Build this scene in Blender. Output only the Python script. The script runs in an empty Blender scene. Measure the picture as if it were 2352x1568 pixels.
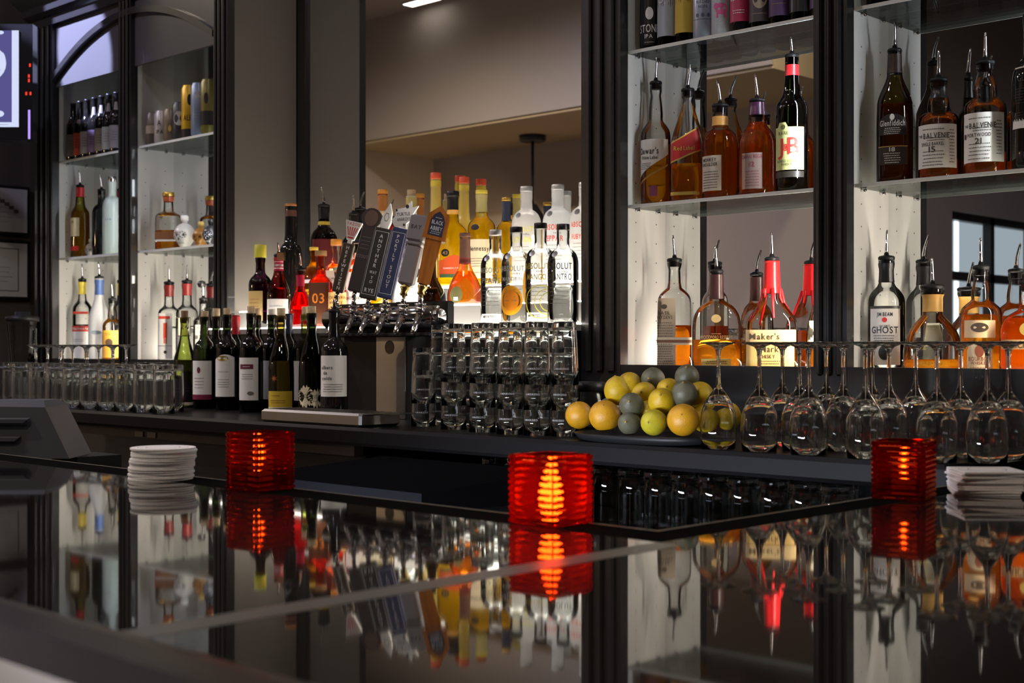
import bpy, math, random
from mathutils import Vector, Matrix
random.seed(7)
S = bpy.context.scene
COL = S.collection
PI = math.pi
ZFLOOR = -1.29          # the lens sits 1.29 m above the floor; everything is lifted at the end

# ------------------------------------------------------------------ materials
MATS = {}
def mat(name, color=(.5,.5,.5), rough=.5, metal=0., ior=1.5, coat=0., emis=None, es=0., spec=.5, bump=0., bscale=40., noise=0., nscale=30.):
    if name in MATS: return MATS[name]
    m = bpy.data.materials.new(name); m.use_nodes = True
    nt = m.node_tree; b = nt.nodes['Principled BSDF']
    b.inputs['Base Color'].default_value = (*color, 1)
    b.inputs['Roughness'].default_value = rough
    b.inputs['Metallic'].default_value = metal
    b.inputs['IOR'].default_value = ior
    b.inputs['Coat Weight'].default_value = coat
    b.inputs['Specular IOR Level'].default_value = spec
    if emis:
        b.inputs['Emission Color'].default_value = (*emis, 1); b.inputs['Emission Strength'].default_value = es
    if noise or bump:
        tc = nt.nodes.new('ShaderNodeTexCoord'); n = nt.nodes.new('ShaderNodeTexNoise')
        n.inputs['Scale'].default_value = nscale if noise else bscale; n.inputs['Detail'].default_value = 5
        nt.links.new(tc.outputs['Object'], n.inputs['Vector'])
        if noise:
            r = nt.nodes.new('ShaderNodeValToRGB')
            r.color_ramp.elements[0].position = .3; r.color_ramp.elements[1].position = .72
            r.color_ramp.elements[0].color = (*[c*(1-noise) for c in color], 1)
            r.color_ramp.elements[1].color = (*[min(1, c*(1+noise)) for c in color], 1)
            nt.links.new(n.outputs['Fac'], r.inputs['Fac']); nt.links.new(r.outputs['Color'], b.inputs['Base Color'])
        if bump:
            n2 = nt.nodes.new('ShaderNodeTexNoise'); n2.inputs['Scale'].default_value = bscale; n2.inputs['Detail'].default_value = 4
            nt.links.new(tc.outputs['Object'], n2.inputs['Vector'])
            bp = nt.nodes.new('ShaderNodeBump'); bp.inputs['Strength'].default_value = bump; bp.inputs['Distance'].default_value = .002
            nt.links.new(n2.outputs['Fac'], bp.inputs['Height']); nt.links.new(bp.outputs['Normal'], b.inputs['Normal'])
    MATS[name] = m; return m
def wood(name, c1, c2, rough=.4, sc=(3, 40, 40), coat=.3):
    if name in MATS: return MATS[name]
    m = mat(name, c1, rough, coat=coat); nt = m.node_tree; b = nt.nodes['Principled BSDF']
    tc = nt.nodes.new('ShaderNodeTexCoord'); mp = nt.nodes.new('ShaderNodeMapping'); mp.inputs['Scale'].default_value = sc
    n = nt.nodes.new('ShaderNodeTexNoise'); n.inputs['Scale'].default_value = 3; n.inputs['Detail'].default_value = 6
    r = nt.nodes.new('ShaderNodeValToRGB'); r.color_ramp.elements[0].color = (*c1,1); r.color_ramp.elements[1].color = (*c2,1)
    r.color_ramp.elements[0].position = .35; r.color_ramp.elements[1].position = .7
    nt.links.new(tc.outputs['Object'], mp.inputs['Vector']); nt.links.new(mp.outputs['Vector'], n.inputs['Vector'])
    nt.links.new(n.outputs['Fac'], r.inputs['Fac']); nt.links.new(r.outputs['Color'], b.inputs['Base Color'])
    return m
def nodes_mat(name):
    m = bpy.data.materials.new(name); m.use_nodes = True; nt = m.node_tree; nt.nodes.clear()
    out = nt.nodes.new('ShaderNodeOutputMaterial'); MATS[name] = m
    return m, nt, out
def thin_glass(name, tint=(.97,.98,.97), edge=.45, rough=.02, refl=1.):
    """Blown bottle wall: see-through, darker where the wall is seen edge-on, mirror-like by Fresnel."""
    if name in MATS: return MATS[name]
    m, nt, out = nodes_mat(name)
    lw = nt.nodes.new('ShaderNodeLayerWeight'); lw.inputs['Blend'].default_value = .35
    mixc = nt.nodes.new('ShaderNodeMixRGB'); mixc.inputs['Color1'].default_value = (*tint,1); mixc.inputs['Color2'].default_value = (*[(t**2)*edge for t in tint],1)
    tr = nt.nodes.new('ShaderNodeBsdfTransparent'); gl = nt.nodes.new('ShaderNodeBsdfGlossy'); gl.inputs['Roughness'].default_value = rough
    fr = nt.nodes.new('ShaderNodeFresnel'); fr.inputs['IOR'].default_value = 1.5
    ml = nt.nodes.new('ShaderNodeMath'); ml.operation = 'MULTIPLY'; ml.inputs[1].default_value = refl; nt.links.new(fr.outputs['Fac'], ml.inputs[0])
    mx = nt.nodes.new('ShaderNodeMixShader')
    nt.links.new(lw.outputs['Facing'], mixc.inputs['Fac']); nt.links.new(mixc.outputs['Color'], tr.inputs['Color'])
    nt.links.new(ml.outputs[0], mx.inputs['Fac']); nt.links.new(tr.outputs[0], mx.inputs[1]); nt.links.new(gl.outputs[0], mx.inputs[2])
    nt.links.new(mx.outputs[0], out.inputs['Surface']); return m
def real_glass(name, color=(1,1,1), ior=1.45, rough=0., trans=0., tcol=None):
    if name in MATS: return MATS[name]
    m, nt, out = nodes_mat(name)
    g = nt.nodes.new('ShaderNodeBsdfGlass'); g.inputs['Color'].default_value = (*color,1); g.inputs['IOR'].default_value = ior; g.inputs['Roughness'].default_value = rough
    if trans:
        t = nt.nodes.new('ShaderNodeBsdfTranslucent'); t.inputs['Color'].default_value = (*(tcol or color),1)
        mx = nt.nodes.new('ShaderNodeMixShader'); mx.inputs[0].default_value = trans
        nt.links.new(g.outputs[0], mx.inputs[1]); nt.links.new(t.outputs[0], mx.inputs[2]); nt.links.new(mx.outputs[0], out.inputs['Surface'])
    else: nt.links.new(g.outputs[0], out.inputs['Surface'])
    return m
def frosted(name, color=(.9,.9,.9), tr=.5, see=.12):
    """Frosted glass: diffuse and translucent, a little see-through, soft sheen."""
    if name in MATS: return MATS[name]
    m, nt, out = nodes_mat(name)
    d = nt.nodes.new('ShaderNodeBsdfDiffuse'); d.inputs['Color'].default_value = (*color,1)
    t = nt.nodes.new('ShaderNodeBsdfTranslucent'); t.inputs['Color'].default_value = (*color,1)
    p = nt.nodes.new('ShaderNodeBsdfTransparent'); p.inputs['Color'].default_value = (*color,1)
    g = nt.nodes.new('ShaderNodeBsdfGlossy'); g.inputs['Roughness'].default_value = .25
    fr = nt.nodes.new('ShaderNodeFresnel'); fr.inputs['IOR'].default_value = 1.45
    m1 = nt.nodes.new('ShaderNodeMixShader'); m1.inputs[0].default_value = tr
    m2 = nt.nodes.new('ShaderNodeMixShader'); m2.inputs[0].default_value = see
    m3 = nt.nodes.new('ShaderNodeMixShader')
    L = nt.links.new
    L(d.outputs[0], m1.inputs[1]); L(t.outputs[0], m1.inputs[2]); L(m1.outputs[0], m2.inputs[1]); L(p.outputs[0], m2.inputs[2])
    L(fr.outputs[0], m3.inputs[0]); L(m2.outputs[0], m3.inputs[1]); L(g.outputs[0], m3.inputs[2]); L(m3.outputs[0], out.inputs['Surface'])
    return m
def emit(name, color, strength):
    if name in MATS: return MATS[name]
    m, nt, out = nodes_mat(name)
    e = nt.nodes.new('ShaderNodeEmission'); e.inputs['Color'].default_value = (*color,1); e.inputs['Strength'].default_value = strength
    nt.links.new(e.outputs[0], out.inputs['Surface']); return m

BLACKWOOD = wood('black stained wood', (.010,.0095,.0105), (.017,.0155,.017), .33, coat=.35)
GRANITE = mat('polished black granite', (.010,.009,.009), .035, ior=1.75, noise=.5, nscale=900)
COUNTER = mat('black laminate counter', (.008,.0075,.008), .34, spec=.07, bump=.03, bscale=20)
LAM = mat('pale grey laminate', (.50,.49,.48), .5)
TAUPE = mat('taupe paint', (.11,.094,.080), .7, bump=.05, bscale=90)
MIRROR = mat('mirror', (.83,.84,.84), .0, metal=1)
CHROME = mat('chrome', (.80,.80,.82), .08, metal=1)
STEEL = mat('brushed steel', (.36,.34,.325), .36, metal=1, bump=.03, bscale=300)
BLACKP = mat('black plastic', (.010,.010,.011), .4, spec=.2)
BLACKM = mat('black metal', (.015,.015,.016), .4)
CLEAR = thin_glass('clear bottle glass')
GREENG = thin_glass('green bottle glass', (.60,.68,.42), .3)
DKGREEN = thin_glass('dark green bottle glass', (.075,.10,.05), .3)
BROWNG = thin_glass('brown bottle glass', (.10,.055,.03), .3)
BLACKG = mat('black bottle glass', (.008,.008,.008), .05)
OLIVEG = thin_glass('olive bottle glass', (.36,.31,.12), .3)
GLASSW = real_glass('clear glassware', (.96,.97,.97), 1.46)
SHELFG = thin_glass('glass shelf', (.90,.93,.92), .6, .01, .55)
SHELFEDGE = mat('ground glass shelf edge', (.72,.76,.74), .3)
AMBER = real_glass('amber whisky', (.98,.62,.14), 1.34, 0., .18, (1.,.56,.09))
DKAMBER = real_glass('dark amber whisky', (.95,.50,.09), 1.34, 0., .18, (.92,.42,.05))
GOLDL = real_glass('golden spirit', (.99,.74,.14), 1.34, 0., .25, (1.,.66,.08))
YELLOWL = real_glass('yellow liqueur', (1.,.82,.07), 1.34, 0., .34, (1.,.80,.03))
WATERL = real_glass('clear spirit', (.97,.98,.98), 1.34)
REDL = real_glass('red liqueur', (.92,.03,.015), 1.34, trans=.3)
ORANGEL = real_glass('orange liqueur', (1.,.33,.02), 1.34, trans=.25)
WINE_L = real_glass('pale wine', (.72,.66,.22), 1.34)
def paper(name, c=(.6,.58,.5)): return mat(name, c, .6)
WHITEP = paper('white paper', (.80,.79,.76)); CREAMP = paper('cream paper', (.74,.66,.45)); GOLDP = mat('gold print', (.62,.42,.10), .35, metal=.6)
INK = mat('black ink', (.012,.012,.012), .5); WHITEI = mat('white ink', (.85,.84,.82), .5); REDI = mat('red ink', (.62,.025,.02), .5)
GREYI = mat('grey ink', (.16,.155,.15), .5); CORK = mat('cork', (.50,.38,.22), .8, noise=.25, nscale=300)
YELI = mat('yellow ink', (.80,.70,.05), .5); GOLDI = mat('ochre ink', (.48,.33,.03), .5)

# ------------------------------------------------------------------ meshes
class MB:
    def __init__(s): s.v = []; s.f = []; s.m = []; s.smooth = []
    def add(s, vs, fs, mi=0, smooth=False, M=None):
        o = len(s.v)
        s.v += [tuple(M @ Vector(p)) for p in vs] if M is not None else [tuple(p) for p in vs]
        for f in fs: s.f.append([o+i for i in f]); s.m.append(mi); s.smooth.append(smooth)
        return s
    def box(s, x0, x1, y0, y1, z0, z1, mi=0, M=None):
        vs = [(x0,y0,z0),(x1,y0,z0),(x1,y1,z0),(x0,y1,z0),(x0,y0,z1),(x1,y0,z1),(x1,y1,z1),(x0,y1,z1)]
        return s.add(vs, [(0,3,2,1),(4,5,6,7),(0,1,5,4),(1,2,6,5),(2,3,7,6),(3,0,4,7)], mi, False, M)
    def bbox(s, x0, x1, y0, y1, z0, z1, b, mi=0, M=None):
        """box with chamfered edges"""
        b = min(b, (x1-x0)*.49, (y1-y0)*.49, (z1-z0)*.49)
        prof = [(z0, b), (z0+b, 0), (z1-b, 0), (z1, b)]
        rings = []
        for z, k in prof:
            xa, xb, ya, yb = x0+k, x1-k, y0+k, y1-k
            rings.append([(xa+b,ya,z),(xb-b,ya,z),(xb,ya+b,z),(xb,yb-b,z),(xb-b,yb,z),(xa+b,yb,z),(xa,yb-b,z),(xa,ya+b,z)])
        vs = [p for r in rings for p in r]; fs = [tuple(range(7,-1,-1)), tuple(range(24,32))]
        for i in range(3):
            for j in range(8): fs.append((i*8+j, i*8+(j+1)%8, (i+1)*8+(j+1)%8, (i+1)*8+j))
        return s.add(vs, fs, mi, False, M)
    def lathe(s, prof, seg=32, mi=0, capb=True, capt=True, M=None, closed=False, smooth=True):
        """prof rows (z, r[, n, sy]): superellipse rings"""
        vs = []; fs = []; N = len(prof)
        for row in prof:
            z, r = row[0], row[1]; n = row[2] if len(row) > 2 else 2; sy = row[3] if len(row) > 3 else 1
            for k in range(seg):
                a = 2*PI*k/seg; c, q = math.cos(a), math.sin(a)
                w = 1 if n == 2 else 1/((abs(c)**n+abs(q)**n)**(1/n))
                vs.append((r*c*w, r*q*w*sy, z))
        for i in range(N-1 if not closed else N):
            j = (i+1) % N
            for k in range(seg): fs.append((i*seg+k, i*seg+(k+1)%seg, j*seg+(k+1)%seg, j*seg+k))
        s.add(vs, fs, mi, smooth, M)
        o = len(s.v)-len(vs)
        if not closed:
            if capb: s.f.append([o+k for k in range(seg-1,-1,-1)]); s.m.append(mi); s.smooth.append(False)
            if capt: s.f.append([o+(N-1)*seg+k for k in range(seg)]); s.m.append(mi); s.smooth.append(False)
        return s
    def tube(s, pts, r, seg=10, mi=0, M=None):
        """round bar along a polyline; r may be a list"""
        P = [Vector(p) for p in pts]; rs = r if isinstance(r, (list, tuple)) else [r]*len(P)
        vs = []; up = Vector((.31,.22,.93))
        for i, p in enumerate(P):
            d = (P[min(i+1,len(P)-1)]-P[max(i-1,0)]).normalized()
            a = d.cross(up).normalized(); b = d.cross(a)
            for k in range(seg):
                t = 2*PI*k/seg; vs.append(p+a*(rs[i]*math.cos(t))+b*(rs[i]*math.sin(t)))
        fs = [(i*seg+k, i*seg+(k+1)%seg, (i+1)*seg+(k+1)%seg, (i+1)*seg+k) for i in range(len(P)-1) for k in range(seg)]
        fs += [tuple(range(seg-1,-1,-1)), tuple((len(P)-1)*seg+k for k in range(seg))]
        return s.add(vs, fs, mi, True, M)
    def prism(s, poly, d0, d1, axis='y', mi=0, M=None):
        """extrude a polygon of (a, b) between d0 and d1 along an axis"""
        n = len(poly)
        def P(a, b, d): return {'y': (a, d, b), 'x': (d, a, b), 'z': (a, b, d)}[axis]
        vs = [P(a,b,d0) for a,b in poly]+[P(a,b,d1) for a,b in poly]
        fs = [tuple(range(n)), tuple(range(2*n-1,n-1,-1))]+[(i, n+i, n+(i+1)%n, (i+1)%n) for i in range(n)]
        return s.add(vs, fs, mi, False, M)
    def build(s, name, mats, parent=None, loc=(0,0,0), rot=0.):
        me = bpy.data.meshes.new(name); me.from_pydata(s.v, [], s.f)
        for m in (mats if isinstance(mats, (list, tuple)) else [mats]): me.materials.append(m)
        me.polygons.foreach_set('material_index', s.m); me.polygons.foreach_set('use_smooth', s.smooth); me.update()
        o = bpy.data.objects.new(name, me); COL.objects.link(o); o.location = loc; o.rotation_euler.z = rot
        if parent is not None: o.parent = parent
        return o
def tag(o, label, cat, group=None, kind=None):
    o['label'] = label; o['category'] = cat
    if group: o['group'] = group
    if kind: o['kind'] = kind
    return o
def thing(name, label, cat, loc=(0,0,0), rot=0., group=None):
    o = bpy.data.objects.new(name, None); o.empty_display_size = .05; COL.objects.link(o)
    o.location = loc; o.rotation_euler.z = rot
    return tag(o, label, cat, group)
def struct(name, mb, m):
    o = mb.build(name, m); o['kind'] = 'structure'; return o
def dup(root, loc, rot=0., label=None, group=None):
    r = root.copy(); COL.objects.link(r); r.location = loc; r.rotation_euler.z = rot
    if label: r['label'] = label
    if group: r['group'] = group
    for ch in list(root.children):
        c = ch.copy(); COL.objects.link(c); c.parent = r
        for g in list(ch.children):
            d = g.copy(); COL.objects.link(d); d.parent = c
    return r
ORD = ['first','second','third','fourth','fifth','sixth','seventh','eighth','ninth','tenth','eleventh','twelfth','thirteenth','fourteenth','fifteenth','sixteenth','seventeenth','eighteenth','nineteenth','twentieth']

# ------------------------------------------------------------------ lettering: glyph shapes of the built-in face, laid on any surface
GLY = {}
def load_glyphs():
    chars = "ABCDEFGHIJKLMNOPQRSTUVWXYZabcdefghijklmnopqrstuvwxyz0123456789&'.-"
    obs = []
    for ch in chars:
        cu = bpy.data.curves.new('glyph', 'FONT'); cu.body = ch; cu.resolution_u = 3; cu.offset = .012
        o = bpy.data.objects.new('glyph', cu); COL.objects.link(o); obs.append((ch, o))
    bpy.context.view_layer.update(); dg = bpy.context.evaluated_depsgraph_get()
    for ch, o in obs:
        me = bpy.data.meshes.new_from_object(o.evaluated_get(dg))
        vs = [(v.co.x, v.co.y) for v in me.vertices]; fs = [tuple(p.vertices) for p in me.polygons]
        x0 = min(p[0] for p in vs); x1 = max(p[0] for p in vs)
        GLY[ch] = ([(x-x0, y) for x, y in vs], fs, x1-x0); bpy.data.meshes.remove(me)
    for ch, o in obs:
        cu = o.data; bpy.data.objects.remove(o); bpy.data.curves.remove(cu)
load_glyphs()
def text(mb, st, fn, cx=0., cy=0., h=.01, width=None, mi=0, vertical=False, gap=.13):
    """st set with cap height h, centred on (cx, cy) of the surface fn(x, y) -> point"""
    k = h/.70
    if vertical:
        n = len(st); step = h*1.42
        for i, ch in enumerate(st):
            if ch == ' ' : continue
            text(mb, ch, fn, cx, cy+(n-1)/2*step-i*step, h, None, mi)
        return
    adv = []; x = 0.
    for ch in st:
        if ch == ' ': adv.append(x); x += .33; continue
        adv.append(x); x += GLY[ch][2]+gap
    tot = (x-gap)*k; sx = (width/tot) if width else 1.
    for ch, a in zip(st, adv):
        if ch == ' ': continue
        vs, fs, _ = GLY[ch]
        mb.add([fn(cx+((a+px)*k-tot/2)*sx, cy+py*k-h/2) for px, py in vs], fs, mi)
def patch(mb, fn, x0, x1, y0, y1, nx=14, mi=0, shape=None, ny=1):
    """a piece of a surface fn; shape(x) -> (lo, hi) cuts its outline"""
    vs = []
    for j in range(ny+1):
        for i in range(nx+1):
            x = x0+(x1-x0)*i/nx
            lo, hi = shape(x) if shape else (y0, y1)
            vs.append(fn(x, lo+(hi-lo)*j/ny))
    fs = [(j*(nx+1)+i, j*(nx+1)+i+1, (j+1)*(nx+1)+i+1, (j+1)*(nx+1)+i) for j in range(ny) for i in range(nx)]
    mb.add(vs, fs, mi, True)
def oval(mb, fn, cx, cy, rx, ry, mi=0, n=20):
    vs = [fn(cx, cy)]+[fn(cx+rx*math.cos(2*PI*k/n), cy+ry*math.sin(2*PI*k/n)) for k in range(n)]
    mb.add(vs, [(0, 1+k, 1+(k+1)%n) for k in range(n)], mi, True)
def ring(mb, fn, cx, cy, r0, r1, mi=0, n=24, ky=1.):
    vs = [fn(cx+r*math.cos(2*PI*k/n), cy+ky*r*math.sin(2*PI*k/n)) for r in (r0, r1) for k in range(n)]
    mb.add(vs, [(k, (k+1)%n, n+(k+1)%n, n+k) for k in range(n)], mi, True)
def smallprint(mb, fn, cx, y0, y1, w, n, mi=0, seed=1):
    rr = random.Random(seed)
    for i in range(n):
        y = y1-(y1-y0)*(i+.5)/n; hh = min((y1-y0)/n*.17, .0008)
        x = cx-w/2*rr.uniform(.82, 1); xe = cx+w/2*rr.uniform(.75, 1)
        while x < xe:
            l = rr.uniform(.0012, .0036); patch(mb, fn, x, min(x+l, xe), y-hh, y+hh, 1, mi); x += l+.0011
def plane_fn(o, ax, ay):
    o = Vector(o); ax = Vector(ax); ay = Vector(ay)
    return lambda x, y: o+ax*x+ay*y

# ------------------------------------------------------------------ the room
ZB = -.2256; ZC = -.195; ZCEIL = 2.48; ZSOF = 1.55
PLASTER = mat('warm grey plaster', (.34,.29,.265), .8, bump=.04, bscale=60)
SOFFIT = mat('warm lit soffit plaster', (.42,.33,.20), .8)  # warm lamplight on the soffit underside is put into this ochre
FLOORW = wood('dark floor boards', (.035,.022,.016), (.06,.04,.028), .4, (2,14,2))
struct('floor', MB().box(-9,3,-6.2,3.2,ZFLOOR-.1,ZFLOOR), FLOORW)
struct('ceiling', MB().box(-9,3,-6.2,3.2,ZCEIL,ZCEIL+.1), mat('ceiling paint', (.38,.34,.31), .8))
struct('wall_back', MB().box(-5.7,3,2.98,3.1,ZFLOOR,ZCEIL), PLASTER)
struct('wall_left', MB().box(-5.67,-5.55,1.75,2.98,ZFLOOR,ZCEIL), TAUPE)
struct('wall_far_left', MB().box(-8.37,-8.25,-1.8,3.1,ZFLOOR,ZCEIL), PLASTER)
struct('wall_back_left', MB().box(-8.37,-5.67,2.98,3.1,ZFLOOR,ZCEIL), PLASTER)
struct('wall_front', MB().box(-8.37,-4.2,-1.85,-1.69,ZFLOOR,ZCEIL), PLASTER)
# the window wall runs away from the front wall; the opening holds window_1
ww = MB()
ww.box(-4.36,-4.2,-6.2,-5.6,ZFLOOR,ZCEIL); ww.box(-4.36,-4.2,-2.9,-1.85,ZFLOOR,ZCEIL)
ww.box(-4.36,-4.2,-5.6,-2.9,ZFLOOR,-.35); ww.box(-4.36,-4.2,-5.6,-2.9,.92,ZCEIL)
struct('wall_window', ww, PLASTER)
struct('wall_rear', MB().box(-4.36,3,-6.2,-6.08,ZFLOOR,ZCEIL), PLASTER)
struct('wall_right', MB().box(2.9,3.0,-6.1,3.1,ZFLOOR,ZCEIL), PLASTER)
struct('trim_soffit', MB().box(-8.25,-4.2,-1.69,-.75,ZSOF,ZCEIL), [SOFFIT])
bk = MB().box(-8.25,-4.2,-.75,-.735,ZSOF+.02,ZCEIL); struct('trim_bulkhead', bk, mat('bulkhead paint', (.33,.285,.26), .8))
# window behind grey drapes: daylight through cloth, dark bars in front
w1 = struct('window_1', MB().box(-4.34,-4.33,-5.6,-2.9,-.35,.92), emit('overcast daylight', (.62,.72,.80), .6))
fr = MB()
for y in (-2.93,-3.62,-4.3,-4.98,-5.57): fr.box(-4.31,-4.25,y-.03,y+.03,-.35,.92)
for z in (-.33,.49,.9): fr.box(-4.31,-4.25,-5.6,-2.9,z-.03,z+.03)
fr.build('window_frame', BLACKM, w1)
MB().box(-4.328,-4.322,-3.245,-3.185,-.3,.9).build('drape_gap', emit('bright gap between drapes', (.85,.95,1.), 2.2), w1)

# ------------------------------------------------------------------ bar with its inner lip, seam and arm rail
bar = thing('bar_counter', 'black polished stone bar turning a corner, with a dark satin inner edge', 'bar', (0,0,0))
XE, YE, XI, YI = -1.038, 1.335, -.974, 1.256
MB().prism([(-6.,.55),(-.30,.55),(-.30,2.66),(XI,2.66),(XI,YI),(-6.,YI)], ZB-.035, ZB, 'z').build('bar_top', GRANITE, bar)
lip = MB().prism([(-6.,YI),(XI,YI),(XI,2.66),(XE+.003,2.66),(XE+.003,YE-.003),(-6.,YE-.003)], ZB-.035, ZB, 'z')
lip.build('edge_strip', mat('satin black edge strip', (.006,.006,.006), .85, spec=.0), bar)
lip = MB().prism([(-6.,YE-.003),(XE+.003,YE-.003),(XE+.003,2.66),(XE,2.66),(XE,YE),(-6.,YE)], ZB-.036, ZB+.0002, 'z')
lip.build('edge_highlight', mat('pale edge highlight', (.30,.27,.22), .35), bar)  # pale colour paints the highlight along the bar's far edge
MB().box(XI-.004,XI+.034,.55,YI,ZB-.002,ZB+.0003).build('seam', mat('dull stone seam', (.10,.098,.098), .33, ior=1.5), bar)
arm = MB().prism([(.37,ZB-.07),(.55,ZB-.07),(.555,ZB-.004),(.535,ZB+.012),(.505,ZB+.020),(.465,ZB+.022),(.425,ZB+.014),(.395,ZB-.006),(.375,ZB-.035)], -6., -.30, 'x')
arm.build('arm_rail', wood('dark varnished rail', (.010,.006,.004), (.018,.011,.006), .34, (1,30,30), .0), bar)
base = MB().box(-6.,-.45,.75,1.0,ZFLOOR,ZB-.035); base.box(-.75,-.45,1.0,2.6,ZFLOOR,ZB-.035); base.build('bar_front', BLACKWOOD, bar)

# ------------------------------------------------------------------ back counter
cnt = thing('back_counter', 'long black back counter under the lit cabinets', 'counter', (0,0,0))
top = MB(); top.bbox(-5.54,-1.045,2.13,2.975,ZC-.045,ZC,.008); top.build('counter_top', COUNTER, cnt)
bd = MB(); bd.box(-5.5,-2.64,2.17,2.20,ZC-.075,ZC-.045); bd.build('under_rail', mat('dull red brown board', (.055,.030,.026), .5), cnt)
cb = MB(); cb.box(-5.5,-1.075,2.62,2.97,ZFLOOR,ZC-.045); cb.box(-5.5,-2.62,2.19,2.62,ZFLOOR,ZC-.075); cb.box(-2.62,-1.075,2.12,2.62,ZFLOOR,-.405)
cb.build('counter_body', BLACKWOOD, cnt)
for u0 in (-3.67,-3.60):
    MB().box(u0,u0+.045,2.166,2.17,ZC-.071,ZC-.055).build('name_tag', mat('faded tag', (.30,.28,.25), .6), cnt)

# ------------------------------------------------------------------ cabinets
def cabinet(name, label, X0, X1, opens, ztop, arch=None):
    """face frame, mirrored back, pale sides, two glass shelves a bay; opens = [(xa, xb)]"""
    c = thing(name, label, 'cabinet', ((X0+X1)/2, 2.66, ZC)); ox, oy, oz = c.location
    def P(nm, mb, m): 
        o = mb.build(nm, m, c); o.matrix_parent_inverse = Matrix.Translation((-ox,-oy,-oz)); return o
    zb = -.042; zh = 1.05 if arch else ztop
    fm = MB()
    edges = [X0]+[e for o in opens for e in o]+[X1]
    for i in range(0, len(edges), 2):
        a, b = edges[i], edges[i+1]
        fm.box(a,b,2.66,2.69,ZC,ztop)
        n = 3; wv = (b-a)/(n*2+1)                      # reeded pilaster
        for k in range(n): fm.bbox(a+wv*(2*k+1), a+wv*(2*k+2), 2.650, 2.661, zb-.02, ztop-.02, .004)
    fm.box(X0,X1,2.661,2.69,ZC,zb)
    P('face_frame', fm, BLACKWOOD)
    if arch:
        hp = MB().box(opens[0][0], opens[-1][1], 2.676, 2.69, zh, ztop); P('header_panel', hp, mat('varnished header panel', (.062,.060,.066), .3, coat=.2))
        am = MB(); xa, xb = opens[0][0], opens[-1][1]; n = 24
        pts = []
        for i in range(n+1):
            f = i/n*2-1; pts.append((xa+(xb-xa)*i/n, 1.07+.17*(1-f*f)))
        for i in range(n):
            (p,q),(r,t) = pts[i], pts[i+1]
            am.add([(p,2.655,q),(r,2.655,t),(r,2.655,t+.024),(p,2.655,q+.024),(p,2.678,q),(r,2.678,t),(r,2.678,t+.024),(p,2.678,q+.024)],
                   [(0,1,2,3),(4,7,6,5),(3,2,6,7),(0,4,5,1)])
        P('arch_moulding', am, BLACKWOOD)
        cr = MB().prism([(2.69,1.30),(2.655,1.30),(2.65,1.33),(2.62,1.345),(2.615,1.37),(2.57,1.40),(2.56,1.43),(2.53,1.44),(2.53,1.50),(2.69,1.50)], X0-.03, X1+.03, 'x')
        P('crown_moulding', cr, mat('varnished crown', (.016,.015,.017), .2, coat=.6))
    sd = MB(); dt = MB()
    for xa, xb in opens:
        for x0, x1, xi in ((xa-.018, xa, xa+.0004), (xb, xb+.018, xb-.0004)):
            sd.box(x0, x1, 2.69, 2.86, -.05, ztop-.02)
            for y in (2.722, 2.806):
                for k in range(14):
                    z = .02+.05*k
                    dt.add([(xi, y+.0022*math.cos(t*PI/3), z+.0022*math.sin(t*PI/3)) for t in range(6)], [tuple(range(6))])
    P('side_panel', sd, LAM); P('peg_hole', dt, mat('peg hole', (.05,.05,.05), .6))
    fl = MB(); mr = MB()
    for xa, xb in opens:
        fl.box(xa-.018, xb+.018, 2.69, 2.86, -.068, -.05)
        mr.box(xa, xb, 2.844, 2.850, -.05, ztop-.02)
    P('cabinet_floor', fl, LAM); P('back_mirror', mr, MIRROR)
    sh = MB()
    if not arch: sh.box(X1-.012, X1+.012, 2.69, 2.98, ZC, ztop)
    sh.box(X0, X0+.02, 2.69, 2.975, ZC, ztop); sh.box(X1-.02, X1, 2.69, 2.975, ZC, ztop); sh.box(X0, X1, 2.95, 2.975, ZC, ztop); sh.box(X0, X1, 2.69, 2.975, ztop-.02, ztop)
    P('carcass', sh, [TAUPE])
    for xa, xb in opens:
        for z in (.362, .752):
            g = MB(); g.box(xa+.002, xb-.002, 2.692, 2.842, z-.008, z, 0); o = P('glass_shelf', g, SHELFG)
            e = MB(); e.box(xa+.002, xb-.002, 2.690, 2.692, z-.008, z)
            e.build('shelf_edge', SHELFEDGE, o)
            pn = MB()
            for x, s in ((xa, 1), (xb, -1)):
                for y in (2.722, 2.806): pn.tube([(x, y, z-.012), (x+s*.012, y, z-.012)], .0035, 8)
            P('shelf_pin', pn, CHROME)
    return c
cabinet('liquor_cabinet', 'black arched cabinet with glass shelves at the left of the back bar', -5.283, -3.911,
        [(-5.136,-4.623),(-4.536,-3.994)], 1.32, arch=True)
cabinet('liquor_cabinet', 'black fluted cabinet with mirrored glass shelves at the right of the back bar', -2.3175, -.90,
        [(-2.187,-1.630),(-1.546,-.985)], 1.45)

# mirror behind the middle bottles, with its black frame
mm = thing('wall_mirror', 'large mirror behind the glowing bottles, black strip down its left edge', 'mirror', (-3.11,2.97,0.06))
o = MB().box(-3.905,-2.322,2.965,2.975,ZC+.002,1.9).build('mirror_glass', MIRROR, mm); o.matrix_parent_inverse = Matrix.Translation((3.11,-2.97,-.06))
o = MB().box(-3.909,-3.865,2.953,2.965,ZC+.002,1.9).build('mirror_frame', BLACKWOOD, mm); o.matrix_parent_inverse = Matrix.Translation((3.11,-2.97,-.06))

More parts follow.
